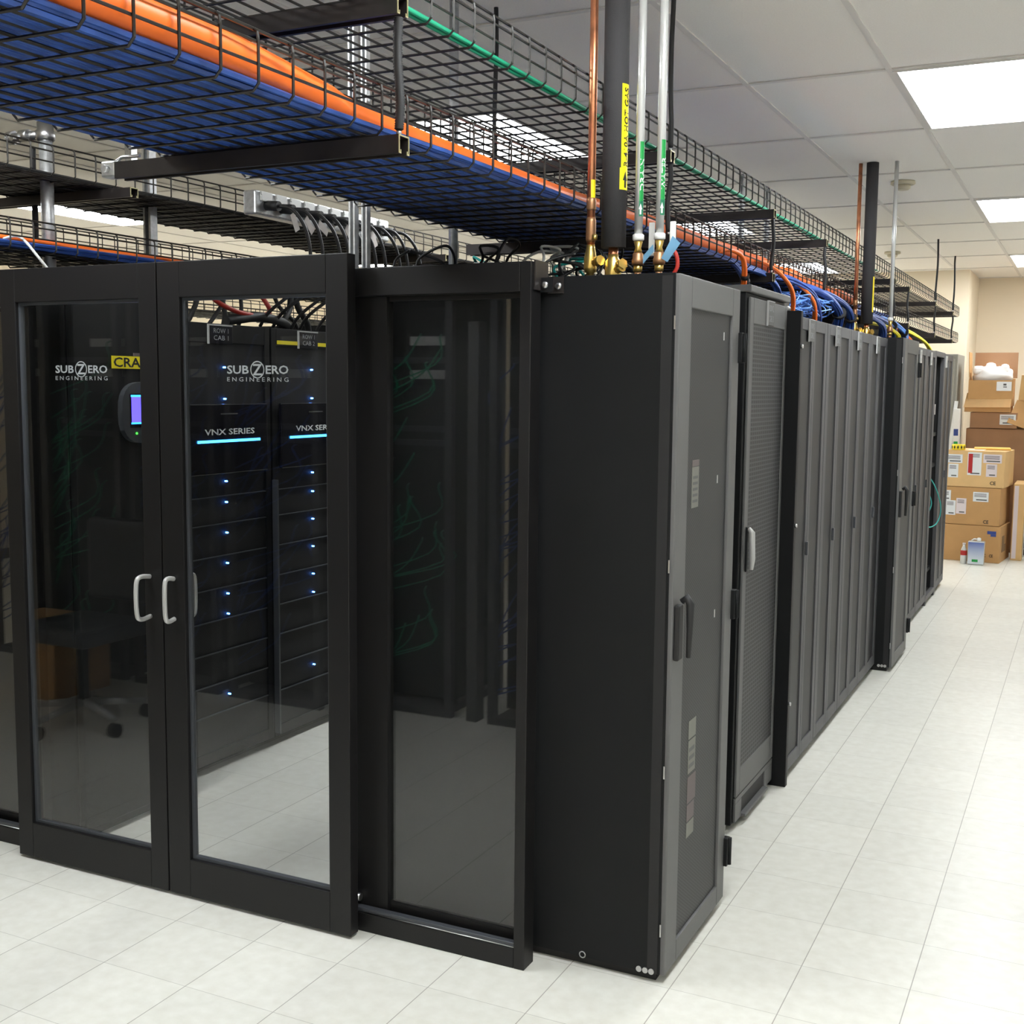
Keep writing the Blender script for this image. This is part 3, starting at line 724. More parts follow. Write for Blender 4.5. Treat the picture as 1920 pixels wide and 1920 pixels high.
for j in range(7):
    a_ = -1.6 + j * .55; Q = [(p[0] + .029 * math.cos(a_), p[1], p[2] + .027 * math.sin(a_)) for p in P]
    st.tube(Q, .0055, 6)
st.bm.free()
# green cable + tray edge in upper tray
t = thing('green_cable_run', (-.38, -3.3, 2.49), 'green cable run lying along the right edge of the upper tray', 'cable')
b = B()
for j in range(4):
    P = [(-.375 - j * .008 + .003 * math.sin(y * .31 + j), -3.3 + y * .1, UZ + .012 + .006 * (j % 2) + .002 * math.sin(y * .23 + j)) for y in range(0, 88)]
    b.tube(P, .0055, 6)
b.build('cable', 'green', t)
# left row cables
tag(cablefield(-2.62, -2.44, 2.165, -2.5, 2.2, 10, 2, .0065, 9).build('network_cables', 'blue'), 'thin band of blue cables in the left row lower tray', 'cables', kind='stuff')
tag(B().tube([(-2.53 + .01 * math.sin(k * .6), -2.5 + k * .1, 2.20 + .003 * math.sin(k)) for k in range(38)], .012, 8).build('orange_cable', 'orange'), 'thin orange cable on the blue band over the left row', 'cable')
tag(cablefield(-5.05, -4.6, 2.19, -.9, 8, 24, 1, .012, 19).build('dark_cables', 'rubber'), 'dark cables in the distant low tray beyond the left row', 'cables', kind='stuff')
tag(cablefield(-3.0, -2.46, 2.441, -2.4, 6.5, 24, 1, .011, 23).build('dark_cables', 'rubber'), 'dark power cables lying in the left row upper tray', 'cables', kind='stuff')
tag(B().tube(smooth([(-2.50, -.02, 2.19), (-2.44, .0, 2.195), (-2.40, .05, 2.12), (-2.40, .16, 2.02), (-2.4, .22, 1.995)]), .005, 7).build('white_cable', 'white'), 'single white cable drooping at the far left', 'cable')

# outlet strip with plugs on the left tray
t = thing('outlet_strip', (-2.38, 1.7, 2.42), 'long pale grey power outlet strip hung on the left tray', 'power strip')
B().box(-2.414, -2.345, 1.20, 2.30, 2.43, 2.535, .008).build('housing', 'zinc', t)
for k in range(10):
    y = 1.275 + k * .107
    o = B().box(-2.3445, -2.335, y - .045, y + .035, 2.49, 2.533, .004).lathe((-2.334, y - .045, 2.52), [(.007, 0), (.007, .006)], 8, 'x').build('outlet', 'white' if k % 1 == 0 else 'zinc', t)
for k in range(10):
    y = 1.275 + k * .107
    t = thing('power_plug', (-2.33, y, 2.47), '%s black twist-lock plug with curved cord on the outlet strip' % ['first', 'second', 'third', 'fourth', 'fifth', 'sixth', 'seventh', 'eighth', 'ninth', 'tenth'][k], 'plug', 'plugs on the outlet strip')
    B().cyl((-2.343, y, 2.475), (-2.275, y, 2.468), .022, 14).build('plug_body', 'rubber', t)
    dy = random.uniform(.05, .12)
    B().tube(smooth([(-2.275, y, 2.468), (-2.22, y + .02, 2.455), (-2.17, y + dy * .6, 2.38), (-2.16, y + dy, 2.26), (-2.2, y + dy + .02, 2.15), (-2.40, y + dy + .02, 2.02), (-2.46, y + dy + .02, 1.95)], 5), .008, 8).build('cord', 'rubber', t)
    if k in (0, 1, 2, 4, 6):
        R_ = Matrix.Translation((-2.215, y + .035, 2.40)) @ Matrix.Rotation(.5 + .3 * (k % 3), 4, 'X')
        B().box(-.001, .001, -.018, .018, -.04, .04, 0, R_).build('paper_tag', 'tag', t)

# ------------------------------------------------------------------ refrigerant and water pipes on a cooler
def piping(dy, near):
    w = 'near cooling unit' if near else 'second cooling unit'
    y = .15 + dy
    t = thing('copper_pipe', (-.321, y, 1.993), 'bare copper pipe rising from the %s to the ceiling' % w, 'pipe')
    B().cyl((-.321, y, 2.09), (-.321, y, CH - .002), .0115, 16).build('pipe', 'copper', t)
    B().lathe((-.321, y, 2.10), [(.0125, 0), (.0145, .01), (.0145, .06), (.0125, .07)], 16).lathe((-.321, y, 2.19), [(.0125, 0), (.014, .006), (.014, .03), (.012, .036)], 16).build('solder_joint', 'bronze', t)
    v = B().lathe((-.321, y, 1.993), [(.011, 0), (.011, .02), (.017, .022), (.019, .035), (.019, .06), (.016, .075), (.013, .09), (.012, .10)], 16)
    v.cyl((-.321, y, 2.04), (-.29, y - .018, 2.044), .010, 10).cyl((-.295, y - .014, 2.044), (-.279, y - .024, 2.046), .015, 8)
    v.build('brass_valve', 'brass', t)
    B().lathe((-.304, y - .012, 2.105), [(.008, 0), (.008, .015)], 8).build('port_cap', 'brass', t)
    if near: B().arc(-.321, y, .0122, -75, -5, 2.19, 2.275).build('pipe_marker', 'yellow', t)
    t = thing('insulated_pipe', (-.251, y, 1.993), 'thick black foam insulated pipe on the %s' % w, 'pipe')
    B().cyl((-.251, y, 2.082), (-.251, y, CH - .002), .0355, 28).build('foam_sleeve', 'foam', t)
    B().cyl((-.251, y, 2.045), (-.251, y, 2.0815), .014, 14).build('copper_stub', 'copper', t)
    v = B().lathe((-.251, y, 1.993), [(.022, 0), (.024, .006), (.024, .05), (.016, .06), (.015, .07)], 12)
    v.cyl((-.235, y - .01, 2.02), (-.213, y - .024, 2.024), .013, 8).cyl((-.225, y - .016, 2.03), (-.21, y - .026, 2.034), .016, 6)
    v.build('brass_valve', 'brass', t)
    if near:
        a = B().arc(-.251, y, .0362, -40, 12, 2.30, 2.53).arc(-.251, y, .0364, -46, 10, 2.24, 2.30)
        a.build('pipe_marker', 'yellow', t)
        r = .0368; tb = B()
        addtext(tb, 'R-410A HOT GAS', (0, 0, 0), (1, 0, 0), (0, 1, 0), .215, .020, fn=lambda u, vv: (-.251 + r * math.cos(math.radians(4) - vv / r), y + r * math.sin(math.radians(4) - vv / r), 2.305 + u), bold=True)
        aw = []
        for du, dv in [(0, .007), (.02, .007), (.02, .001), (.045, .0115), (.02, .022), (.02, .016), (0, .016)]:
            an = math.radians(4) - dv / r; aw.append((-.251 + r * math.cos(an), y + r * math.sin(an), 2.246 + du))
        tb.poly(aw); tb.build('marker_lettering', 'ink', t)
    elif True:
        B().arc(-.251, y, .0362, -30, 10, 2.15, 2.36).build('pipe_marker', 'yellow', t)
    for x, nmn, word in ((-.176, 'drain_pipe', 'DRAIN'), (-.113, 'water_pipe', 'WATER')):
        if not near and word == 'DRAIN': continue
        yy = y
        t = thing(nmn, (x, yy, 1.993), ('pale grey %s pipe with green marker on the near cooling unit' % word) if near else 'thin pale pipe beside the insulated pipe on the second cooling unit', 'pipe')
        B().cyl((x, yy, 2.105), (x, yy, CH - .002), .0118, 18).build('pipe', 'pvc', t)
        B().lathe((x, yy, 2.098), [(.013, 0), (.0165, .003), (.0165, .016), (.013, .019)], 18).build('white_coupling', 'white', t)
        B().lathe((x, yy, 2.066), [(.012, 0), (.008, .012), (.013, .03)], 14).lathe((x, yy, 2.012), [(.0135, 0), (.0135, .018)], 6).build('brass_nut', 'brass', t)
        B().lathe((x, yy, 1.993), [(.0095, 0), (.0095, .018)], 14).lathe((x, yy, 2.031), [(.017, 0), (.0175, .014), (.015, .018), (.0155, .03), (.012, .034)], 14).build('bronze_body', 'bronze', t)
        if near:
            m1 = B().arc(x, yy, .0122, -68, 20, 2.207, 2.37).build('pipe_marker', 'glabel', t)
            B().arc(x, yy, .0124, -70, 18, 2.165, 2.207).build('arrow_marker', 'glabel2', t)
            r = .0128; tb = B()
            addtext(tb, word, (0, 0, 0), (1, 0, 0), (0, 1, 0), .088, .0145, fn=lambda u, vv: (x + r * math.cos(math.radians(2) - vv / r), yy + r * math.sin(math.radians(2) - vv / r), 2.235 + u), bold=True)
            aw = []
            for du, dv in [(0, .005), (.014, .005), (.014, .002), (.030, .0075), (.014, .013), (.014, .010), (0, .010)]:
                an = math.radians(-14) - dv / r; aw.append((x + r * math.cos(an), yy + r * math.sin(an), 2.17 + du))
            tb.poly(aw); tb.build('marker_lettering', 'inkw', t)
            B().box(x + .012, x + .030, yy + .05, yy + .056, 2.06, 2.155, .003).build('valve_lever', 'white', t)
    if near:
        tg = B()
        tg.poly([(-.157, y - .01, 2.055), (-.125, y - .018, 2.085), (-.122, y - .018, 2.065), (-.157, y - .01, 2.033)])
        tg.poly([(-.100, y - .02, 2.045), (-.068, y - .02, 2.105), (-.048, y - .01, 2.085), (-.085, y - .01, 2.035)])
        bmesh.ops.solidify(tg.bm, geom=tg.bm.faces[:], thickness=.0015)
        tag(tg.build('hang_tags', 'tagblue'), 'pale blue paper tags tied around the valves of the drain and water pipes', 'tag')
        tag(B().tube(smooth([(-.095, y + .05, 1.995), (-.075, y + .05, 2.03), (-.085, y + .05, 2.07), (-.11, y + .05, 2.06)]), .006, 8).build('red_cable', 'red'), 'dark red cable curling behind the WATER pipe', 'cable')
piping(0, True); piping(4.2, False)

# ------------------------------------------------------------------ cable drops from the tray to the racks
def bundle(pts, n, r, m, lab, seed, strap=None, spread=.02, name='cable_drop'):
    rnd = random.Random(seed); t = thing(name, pts[-1], lab, 'cable bundle', 'cable drops into the rack tops'); b = B()
    S = smooth(pts, 6)
    for i in range(n):
        a_ = 2 * PI * i / n; rr = spread * math.sqrt(rnd.random()); Q = []
        for k, p in enumerate(S):
            q = k / (len(S) - 1); sp = rr * (.6 + .8 * abs(q - .5))
            Q.append((p.x + sp * math.cos(a_ + q), p.y + sp * 1.2 * math.sin(a_ + q), p.z + sp * .6 * math.sin(a_)))
        b.tube(Q, r, 6)
    b.build('cables', m, t)
    if strap:
        p = S[int(len(S) * strap)]; p2 = S[int(len(S) * strap) + 1]; d = (Vector(p2) - Vector(p)).normalized()
        B().cyl(Vector(p) - d * .008, Vector(p) + d * .008, spread * 1.05 + r, 14).build('strap', 'rubber', t)
    return t
bundle([(-.40, 1.68, 2.235), (-.365, 1.75, 2.25), (-.328, 1.81, 2.225), (-.33, 1.86, 2.15), (-.36, 1.93, 2.065)], 4, .007, 'orange', 'orange cables dropping behind the slatted rack, nearest of the drops', 1, .75, .011)
bundle([(-.44, 1.75, 2.23), (-.40, 1.88, 2.22), (-.37, 1.98, 2.16), (-.37, 2.08, 2.07)], 7, .006, 'blue', 'blue cables strapped beside the nearest orange drop', 2, .7, .016)
bundle([(-.42, 2.05, 2.22), (-.36, 2.25, 2.20), (-.33, 2.42, 2.14), (-.36, 2.52, 2.0)], 12, .006, 'blue', 'thick blue bundle falling behind the first split-door rack', 3, None, .024)
bundle([(-.42, 2.1, 2.26), (-.345, 2.3, 2.24), (-.31, 2.5, 2.19), (-.30, 2.62, 2.12), (-.32, 2.68, 2.0)], 4, .007, 'orange', 'orange cables arching over the first split-door rack', 4, None, .011)
bundle([(-.42, 3.0, 2.22), (-.33, 3.25, 2.20), (-.29, 3.5, 2.16), (-.28, 3.66, 2.09), (-.32, 3.74, 2.0)], 16, .0062, 'blue', 'thick blue arch strapped above the third split-door rack', 5, .7, .030)
bundle([(-.44, 3.3, 2.23), (-.35, 3.65, 2.21), (-.30, 3.95, 2.16), (-.30, 4.1, 2.09), (-.33, 4.15, 2.0)], 14, .0062, 'blue', 'rear blue arch strapped above the fourth split-door rack', 6, .7, .027)
bundle([(-.42, 2.5, 2.22), (-.34, 2.75, 2.21), (-.29, 3.0, 2.16), (-.30, 3.2, 2.06), (-.33, 3.25, 2.0)], 9, .0055, 'blue', 'loose blue bundle over the second split-door rack', 7, None, .034)
bundle([(-.42, 2.6, 2.25), (-.33, 2.8, 2.2), (-.28, 2.98, 2.12), (-.3, 3.12, 2.0)], 3, .007, 'orange', 'short orange cables inside the blue tangle', 8, None, .01)
# loose tangle
rnd = random.Random(12); b = B()
for i in range(22):
    y0 = rnd.uniform(2.55, 3.1); P = []
    for k in range(7): P.append((-.36 + .07 * math.sin(k * 1.1 + i) + rnd.uniform(-.02, .02), y0 + k * rnd.uniform(.06, .13), 2.05 + .09 * abs(math.sin(k * .55 + i * .7)) + rnd.uniform(-.01, .02)))
    b.tube(smooth(P, 4), .0034, 5)
tag(b.build('loose_patch_cables', 'bluel'), 'loose tangle of thin blue patch cables on the rack tops', 'cables', kind='stuff')
bundle([(-.44, 4.8, 2.2), (-.36, 5.0, 2.17), (-.31, 5.3, 2.12), (-.33, 5.45, 2.0)], 9, .007, 'blue', 'first blue drop beyond the second cooling unit', 20, None, .03)
bundle([(-.44, 5.1, 2.2), (-.36, 5.4, 2.18), (-.30, 5.75, 2.12), (-.32, 5.9, 2.0)], 9, .007, 'blue', 'second blue drop beyond the second cooling unit', 21, .6, .03)
bundle([(-.40, 5.6, 2.2), (-.33, 5.9, 2.17), (-.28, 6.15, 2.10), (-.30, 6.25, 2.0)], 8, .0075, 'bluel', 'pale blue drop among the far cable drops', 22, .6, .03)
bundle([(-.40, 5.3, 2.14), (-.33, 5.55, 2.13), (-.26, 5.7, 2.07), (-.28, 5.75, 2.0)], 3, .008, 'yellowc', 'short yellow cables at the first far rack', 23, None, .014)
bundle([(-.40, 5.9, 2.16), (-.33, 6.1, 2.13), (-.25, 6.25, 2.06), (-.27, 6.3, 2.0)], 3, .008, 'orange', 'small orange cables amid the far blue drops', 24, None, .014)
bundle([(-.42, 6.6, 2.18), (-.33, 6.85, 2.14), (-.26, 7.15, 2.08), (-.24, 7.4, 2.01), (-.28, 7.5, 1.995)], 5, .009, 'yellowc', 'bright yellow cable bundle arching onto the farthest racks', 25, None, .018)
# tray tops: small grey joiner box by the second lower strut
tag(B().box(-.31, -.27, 2.30, 2.42, 2.02, 2.11, .003).build('strut_bracket', 'strut'), 'dark hanging bracket in front of the blue cable drops', 'bracket')

# cables on the racks behind the header and in the aisle top
rnd = random.Random(31)
cols = ['rubber'] * 5 + ['white', 'teal', 'bluel', 'rubber', 'white']
for i in range(26):
    m_ = cols[i % len(cols)]; y = rnd.uniform(.15, .5); x = rnd.uniform(-1.02, -.35); P = [(x, y, 2.0)]
    h = rnd.uniform(.03, .13)
    for k in range(1, 5): P.append((x + rnd.uniform(-.07, .07), y + k * .05 + rnd.uniform(-.03, .03), 2.0 + h * math.sin(k * PI / 5) + rnd.uniform(0, .02)))
    P.append((x + rnd.uniform(-.12, .12), y + .27, 1.998))
    cn = {'rubber': 'black', 'white': 'white', 'teal': 'teal', 'bluel': 'pale blue'}[m_]
    tag(B().tube(smooth(P, 5), .0045, 6).build('loose_cable', m_), 'thin %s loose cable looping on top of the near cooling unit behind the frame' % cn, 'cable', 'loose %s cables on the near cooling unit' % cn)
# thick cables rising from the left row into its tray
spec = [(.60, 'red', .016), (.72, 'rubber', .010), (.80, 'rubber', .010), (.92, 'rubber', .012), (1.06, 'rubber', .010), (1.16, 'rubber', .012), (1.26, 'rubber', .009), (1.55, 'rubber', .016), (1.72, 'rubber', .010), (1.80, 'rubber', .016)]
for i, (y, m_, r_) in enumerate(spec):
    s = rnd.uniform(-.2, .22)
    P = [(-2.50, y, 1.942), (-2.49, y + s * .3, 1.99), (-2.5, y + s * .8, 2.05), (-2.52, y + s, 2.12), (-2.6, y + s, 2.14)]
    if i == 0: P = [(-2.45, .72, 1.942), (-2.45, .72, 2.05), (-2.46, .70, 2.14)]
    tag(B().tube(smooth(P, 5), r_, 8).build('power_cable', m_), '%s %s cable rising from the left row top behind the right door leaf' % (['first', 'second', 'third', 'fourth', 'fifth', 'sixth', 'seventh', 'eighth', 'ninth', 'tenth'][i], 'dark red' if m_ == 'red' else 'black'), 'cable', 'cables rising from the left row')
tag(B().tube(smooth([(-2.45, .98, 2.10), (-2.44, 1.05, 2.04), (-2.43, 1.2, 2.0), (-2.44, 1.36, 2.0), (-2.46, 1.44, 2.03), (-2.5, 1.42, 2.10), (-2.55, 1.40, 2.14)]), .011, 10).build('red_loop_cable', 'red'), 'dark red-orange cable loop hanging over CAB 1 behind the door glass', 'cable')
tag(B().tube(smooth([(-2.45, 1.12, 1.962), (-2.44, 1.2, 1.975), (-2.44, 1.34, 1.992), (-2.45, 1.5, 1.98), (-2.48, 1.6, 1.963)]), .022, 10).build('coiled_cable', 'rubber'), 'fat black cable hump on top of the left row between CAB 1 and CAB 2', 'cable')

# ------------------------------------------------------------------ boxes at the far end
def quadbox(b, c, dx, dy, z0, z1, rot, bev=.006):
    R_ = Matrix.Translation((c[0], c[1], 0)) @ Matrix.Rotation(rot, 4, 'Z')
    b.box(0, dx, 0, dy, z0, z1, bev, R_); return R_
def carton(c, dx, dy, z0, z1, rot, lab, m='card', papers=(), marks=(), name='cardboard_box'):
    R_ = Matrix.Translation((c[0], c[1], 0)) @ Matrix.Rotation(rot, 4, 'Z')
    t = thing(name, R_ @ Vector((dx / 2, dy / 2, z0)), lab, 'box', 'cardboard boxes by the back wall')
    B().box(0, dx, 0, dy, z0, z1, .005, R_).build('carton', m, t)
    for (a, b_, e, f, mm) in papers: B().box(a, b_, -.0035, -.0012, e, f, 0, R_).build('shipping_label', mm, t)
    if papers:
        ln = B()
        for (a, b_, e, f, mm) in papers:
            if mm in ('paper', 'pink'):
                for q in range(3): ln.box(a + .012, b_ - .02, -.0042, -.0037, f - .022 - q * .013, f - .016 - q * .013, 0, R_)
                ln.box(a + .03, b_ - .015, -.0042, -.0037, e + .012, e + .024, 0, R_)
        ln.build('label_print', 'plate', t)
    for (txt, a, z, w, h, mm) in marks:
        tb = B(); vs, fs = textverts(txt, True); bv = [tb.bm.verts.new(R_ @ Vector((a + u * w, -.0036, z + v * h))) for u, v in vs]
        for f_ in fs:
            try: tb.bm.faces.new([bv[i] for i in f_])
            except ValueError: pass
        tb.build('printed_mark', mm, t)
    return t, R_
rot = math.radians(-5.5)
W = .60
def cpos(xr, yr, w=W): return (xr - w * math.cos(rot), yr - w * math.sin(rot))
carton(cpos(.255, 9.38), W, .56, .0, .362, rot, 'bottom brown carton of the front stack with a blue logo', 'card',
       marks=[('CE', .505, .055, .035, .03, 'ink'), ('C', .455, .055, .018, .03, 'ink')])[0]
tb = B(); R_ = Matrix.Translation((*cpos(.255, 9.38), 0)) @ Matrix.Rotation(rot, 4, 'Z')
bt = [o for o in COL.objects if o.name.startswith('cardboard_box') and o.parent is None][0]
B().box(.478, .56, -.0036, -.0012, .285, .315, 0, R_).box(.51, .56, -.0036, -.0012, .262, .284, 0, R_).build('blue_logo', 'inkb', bt)
B().box(W + .001, W + .0035, .10, .30, .10, .17, 0, R_).box(W + .001, W + .0035, .10, .22, .17, .26, 0, R_).build('side_print', 'faint', bt)
carton(cpos(.238, 9.385), W, .56, .366, .738, rot, 'middle carton of the front stack with four white shipping papers', 'card',
       papers=[(.03, .135, .60, .70, 'paper'), (.09, .185, .455, .60, 'paper'), (.19, .285, .47, .625, 'pink'), (.345, .49, .60, .695, 'paper')], marks=[('CE', .45, .385, .05, .035, 'ink')])
carton(cpos(.282, 9.375, .58), .56, .54, .742, 1.10, rot, 'top carton of the front stack with red striped label', 'cardl',
       papers=[(.015, .165, .975, 1.06, 'paper'), (.035, .13, .83, .965, 'paper'), (.215, .345, .86, 1.085, 'paper'), (.36, .53, .985, 1.07, 'pink'), (.39, .49, .85, .975, 'pink')], marks=[('CE', .43, .77, .055, .035, 'ink')])
tt = [o for o in COL.objects if o.name.startswith('cardboard_box') and o.parent is None][-1]
R3 = Matrix.Translation((*cpos(.282, 9.375, .58), 0)) @ Matrix.Rotation(rot, 4, 'Z')
B().box(.222, .262, -.0048, -.0043, .88, 1.07, 0, R3).build('red_stripe', 'redp', tt)
B().box(.19, .34, .08, .25, 1.101, 1.103, 0, R3).build('top_paper', 'paper', tt)
# things on top
t = thing('tape_roll', R3 @ Vector((.10, .05, 1.103)), 'yellow tape roll with black diamonds on the front stack', 'tape')
ct = R3 @ Vector((.11, .065, 0))
B().lathe((ct.x, ct.y, 1.102), [(.060, 0), (.064, .004), (.064, .05), (.060, .054), (.038, .054), (.038, .05)], 28).build('roll', 'tape', t)
dm = B()
for k in range(12):
    a_ = 2 * PI * k / 12; cx, cy = ct.x + .0648 * math.cos(a_), ct.y + .0648 * math.sin(a_); tx_, ty_ = -math.sin(a_), math.cos(a_)
    dm.poly([(cx, cy, 1.108), (cx + .009 * tx_, cy + .009 * ty_, 1.129), (cx, cy, 1.150), (cx - .009 * tx_, cy - .009 * ty_, 1.129)])
dm.build('black_diamonds', 'ink', t)
q = R3 @ Vector((.38, .35, 0))
tag(B().box(-.17, .17, -.11, .11, 1.102, 1.122, .008, Matrix.Translation((q.x, q.y, 0)) @ Matrix.Rotation(.1, 4, 'Z')).build('padded_envelope', 'manila'), 'orange padded envelope lying on the top front carton', 'envelope')
q = R3 @ Vector((.06, .30, 0))
tag(B().box(-.05, .06, -.05, .05, 1.102, 1.128, .012, Matrix.Translation((q.x, q.y, 0))).build('folded_pouch', 'manila'), 'small tan pouch behind the tape roll', 'pouch')
# rear stack
y2 = 10.25
carton((-.19, y2 + .05), 1.1, .7, 0, 1.295, 0, 'large dark brown carton standing behind the front stack', 'cardd')
t, R_ = carton((-.155, y2 + .03), .46, .40, 1.30, 1.465, -.03, 'flat brown carton on the large one, white label at right', 'cardd', papers=[(.29, .445, 1.34, 1.445, 'paper')])
# lid carton
t = thing('cardboard_box', (.04, y2, 1.47), 'shallow carton with a tilted lid toned lighter as if lit from above in the rear stack', 'box', 'cardboard boxes by the back wall')
B().box(-.215, .235, y2, y2 + .40, 1.468, 1.53, .003).build('carton', 'card', t)
lid = B(); lid.poly([(-.222, y2 - .02, 1.515), (.235, y2 - .03, 1.52), (.235, y2 + .12, 1.665), (-.205, y2 + .12, 1.665)])
bmesh.ops.solidify(lid.bm, geom=lid.bm.faces[:], thickness=.008); lid.build('tilted_lid', 'cardl', t)  # lid takes the lighter card, painting in light from above
# open carton with white bag
t = thing('cardboard_box', (.03, y2 + .15, 1.54), 'open carton with raised flaps and a white bag inside, topmost of the rear stack', 'box', 'cardboard boxes by the back wall')
oc = B().box(-.19, .245, y2 + .06, y2 + .066, 1.532, 1.80).box(-.19, .245, y2 + .40, y2 + .406, 1.532, 1.82).box(-.19, -.184, y2 + .066, y2 + .40, 1.532, 1.82).box(.239, .245, y2 + .066, y2 + .40, 1.532, 1.80).box(-.184, .239, y2 + .066, y2 + .40, 1.532, 1.54)
oc.build('carton', 'card', t)
B().box(-.003, .003, 0, .33, 0, .27, 0, Matrix.Translation((-.188, y2 + .07, 1.822)) @ Matrix.Rotation(-.04, 4, 'Y')).build('open_flap', 'card', t)
fl = B().box(-.165, .262, y2 + .402, y2 + .408, 1.825, 2.095)
fl.build('open_flap', 'cardd', t)
lb = B().box(.085, .23, y2 + .0565, y2 + .0595, 1.69, 1.785).build('shipping_label', 'paper', t)
B().box(.15, .18, y2 + .0555, y2 + .0564, 1.745, 1.765).box(.15, .185, y2 + .0555, y2 + .0564, 1.725, 1.735).build('label_print', 'plate', lb)
bg = B(); bm2 = bmesh.new(); bmesh.ops.create_icosphere(bm2, subdivisions=4, radius=1)
rnd = random.Random(3); bumps = [(rnd.uniform(-1, 1), rnd.uniform(-1, 1), rnd.uniform(.2, 1), rnd.uniform(.1, .26)) for _ in range(14)]
for v in bm2.verts:
    h = 1
    for bx_, by_, bz_, am in bumps: h += am * max(0, 1 - 2.2 * (v.co - Vector((bx_, by_, bz_)).normalized()).length)
    v.co = Vector((v.co.x * .20 * h, v.co.y * .15 * h, v.co.z * .11 * h))
me = bpy.data.meshes.new('t'); bm2.to_mesh(me); bm2.free(); bg.bm.from_mesh(me)
for f in bg.bm.faces: f.smooth = True
for v in bg.bm.verts: v.co += Vector((.03, y2 + .235, 1.83))
bg.box(-.16, -.05, y2 + .12, y2 + .25, 1.86, 1.95, .03).box(-.04, .06, y2 + .14, y2 + .28, 1.88, 1.985, .035).box(.11, .19, y2 + .13, y2 + .26, 1.87, 1.97, .03)
tag(bg.build('packing_bag', 'bag'), 'crumpled white packing bag bulging from the open carton', 'bag')
# right carton with flaps, wrapped carton, crate
t = thing('cardboard_box', (.55, y2 + .2, 1.3), 'pale open carton with slanting flaps at the right photo edge', 'box', 'cardboard boxes by the back wall')
B().box(.30, .86, y2 + .10, y2 + .62, 1.298, 1.60, .004).build('carton', 'card', t)
B().box(0, .56, -.004, .004, 0, .27, 0, Matrix.Translation((.30, y2 + .09, 1.602)) @ Matrix.Rotation(.10, 4, 'Y') @ Matrix.Rotation(.35, 4, 'X')).build('open_flap', 'cardl', t)  # lighter card than its carton: the light on this flap is painted in
B().box(0, .60, -.004, .004, -.26, 0, 0, Matrix.Translation((.29, y2 + .08, 1.598)) @ Matrix.Rotation(.35, 4, 'Y') @ Matrix.Rotation(-.3, 4, 'X')).build('open_flap', 'card', t)
t = thing('cardboard_box', (.42, 9.95, 0), 'narrow upright carton wrapped in tape right of the front stack', 'box', 'cardboard boxes by the back wall')
B().box(.335, .44, 9.70, 10.22, .0, .77, .006).build('carton', 'cardl', t)
B().box(.345, .385, 9.694, 9.6985, .02, .75).build('tape_strip', 'pink', t)
t = thing('wire_crate', (.6, 10.0, 0), 'black and white wire crate at the right photo edge', 'crate')
cr = B()
for k in range(9):
    cr.tube([(.445 + k * .04, 9.8, .03), (.445 + k * .04, 9.8, .62)], .003, 5)
    cr.tube([(.445, 9.8, .04 + k * .07), (.80, 9.8, .04 + k * .07)], .003, 5)
cr.build('wire_panel', 'white', t)
B().box(.45, .80, 9.82, 10.2, .04, .6, .01).build('liner', 'shade', t)
B().box(.442, .81, 9.79, 10.21, 0, .028, .004).build('base_rail', 'white', t)
# leaning items left of the rear stack
t = thing('tall_thin_box', (-.22, 9.98, 0), 'tall thin white carton with blue square and green logo leaning by the stack', 'box')
R_ = Matrix.Translation((-.245, 10.08, 0)) @ Matrix.Rotation(-.02, 4, 'Y')
B().box(-.03, .03, 0, .12, .004, 1.50, .004, R_).build('carton', 'white', t)
B().box(-.022, .022, -.003, -.0005, 1.22, 1.29, 0, R_).build('blue_square', 'inkb', t)
B().box(-.02, .02, -.003, -.0005, 1.12, 1.16, 0, R_).build('green_mark', 'glabel', t)
R_ = Matrix.Translation((-.320, 10.16, 1.22)) @ Matrix.Rotation(.09, 4, 'Y')
tag(B().box(-.018, .018, 0, .02, -1.218, .36, .002, R_).build('white_board', 'white'), 'narrow white board leaning beside the beige cabinet', 'board')
# jug and bottle
t = thing('liquid_jug', (.055, 9.20, 0), 'blue and white rectangular jug with green patch on the floor', 'jug')
def jugmat():
    m, nt, N, L, b = newmat('blue_to_white_label')
    tc = N.new('ShaderNodeTexCoord'); s = N.new('ShaderNodeSeparateXYZ'); L.new(tc.outputs['Object'], s.inputs[0])
    r = N.new('ShaderNodeValToRGB'); r.color_ramp.elements[0].position = .05; r.color_ramp.elements[0].color = (.62, .68, .74, 1)
    r.color_ramp.elements[1].position = .24; r.color_ramp.elements[1].color = (.05, .10, .38, 1); L.new(s.outputs['Z'], r.inputs['Fac']); L.new(r.outputs['Color'], b.inputs['Base Color']); b.inputs['Roughness'].default_value = .35
    return m
B().box(-.022, .130, 9.17, 9.26, 0, .232, .012).build('jug_body', 'pvc', t)
B().box(-.018, .126, 9.1685, 9.1698, .01, .222).build('printed_label', jugmat(), t)
B().box(.02, .075, 9.167, 9.1683, .03, .055).build('green_patch', 'glabel', t)
B().lathe((.075, 9.21, .2325), [(.018, 0), (.02, .004), (.02, .026), (.012, .032)], 16).build('cap', 'white', t)
B().tube([(.01, 9.21, .233), (.03, 9.21, .25), (.055, 9.21, .25)], .008, 8).build('carry_handle', 'white', t)
t = thing('drink_bottle', (-.060, 9.22, 0), 'small clear bottle with red label and pink cap beside the jug', 'bottle')
B().lathe((-.060, 9.22, 0), [(.026, 0), (.030, .006), (.030, .11), (.026, .14), (.013, .175), (.013, .185)], 18).build('bottle_body', 'pvc', t)
B().lathe((-.060, 9.22, .085), [(.0305, 0), (.031, .002), (.031, .045), (.0305, .047)], 18).build('label', 'redp', t)
B().lathe((-.060, 9.22, .1855), [(.015, 0), (.015, .018), (.012, .02)], 14).build('cap', 'pink', t)

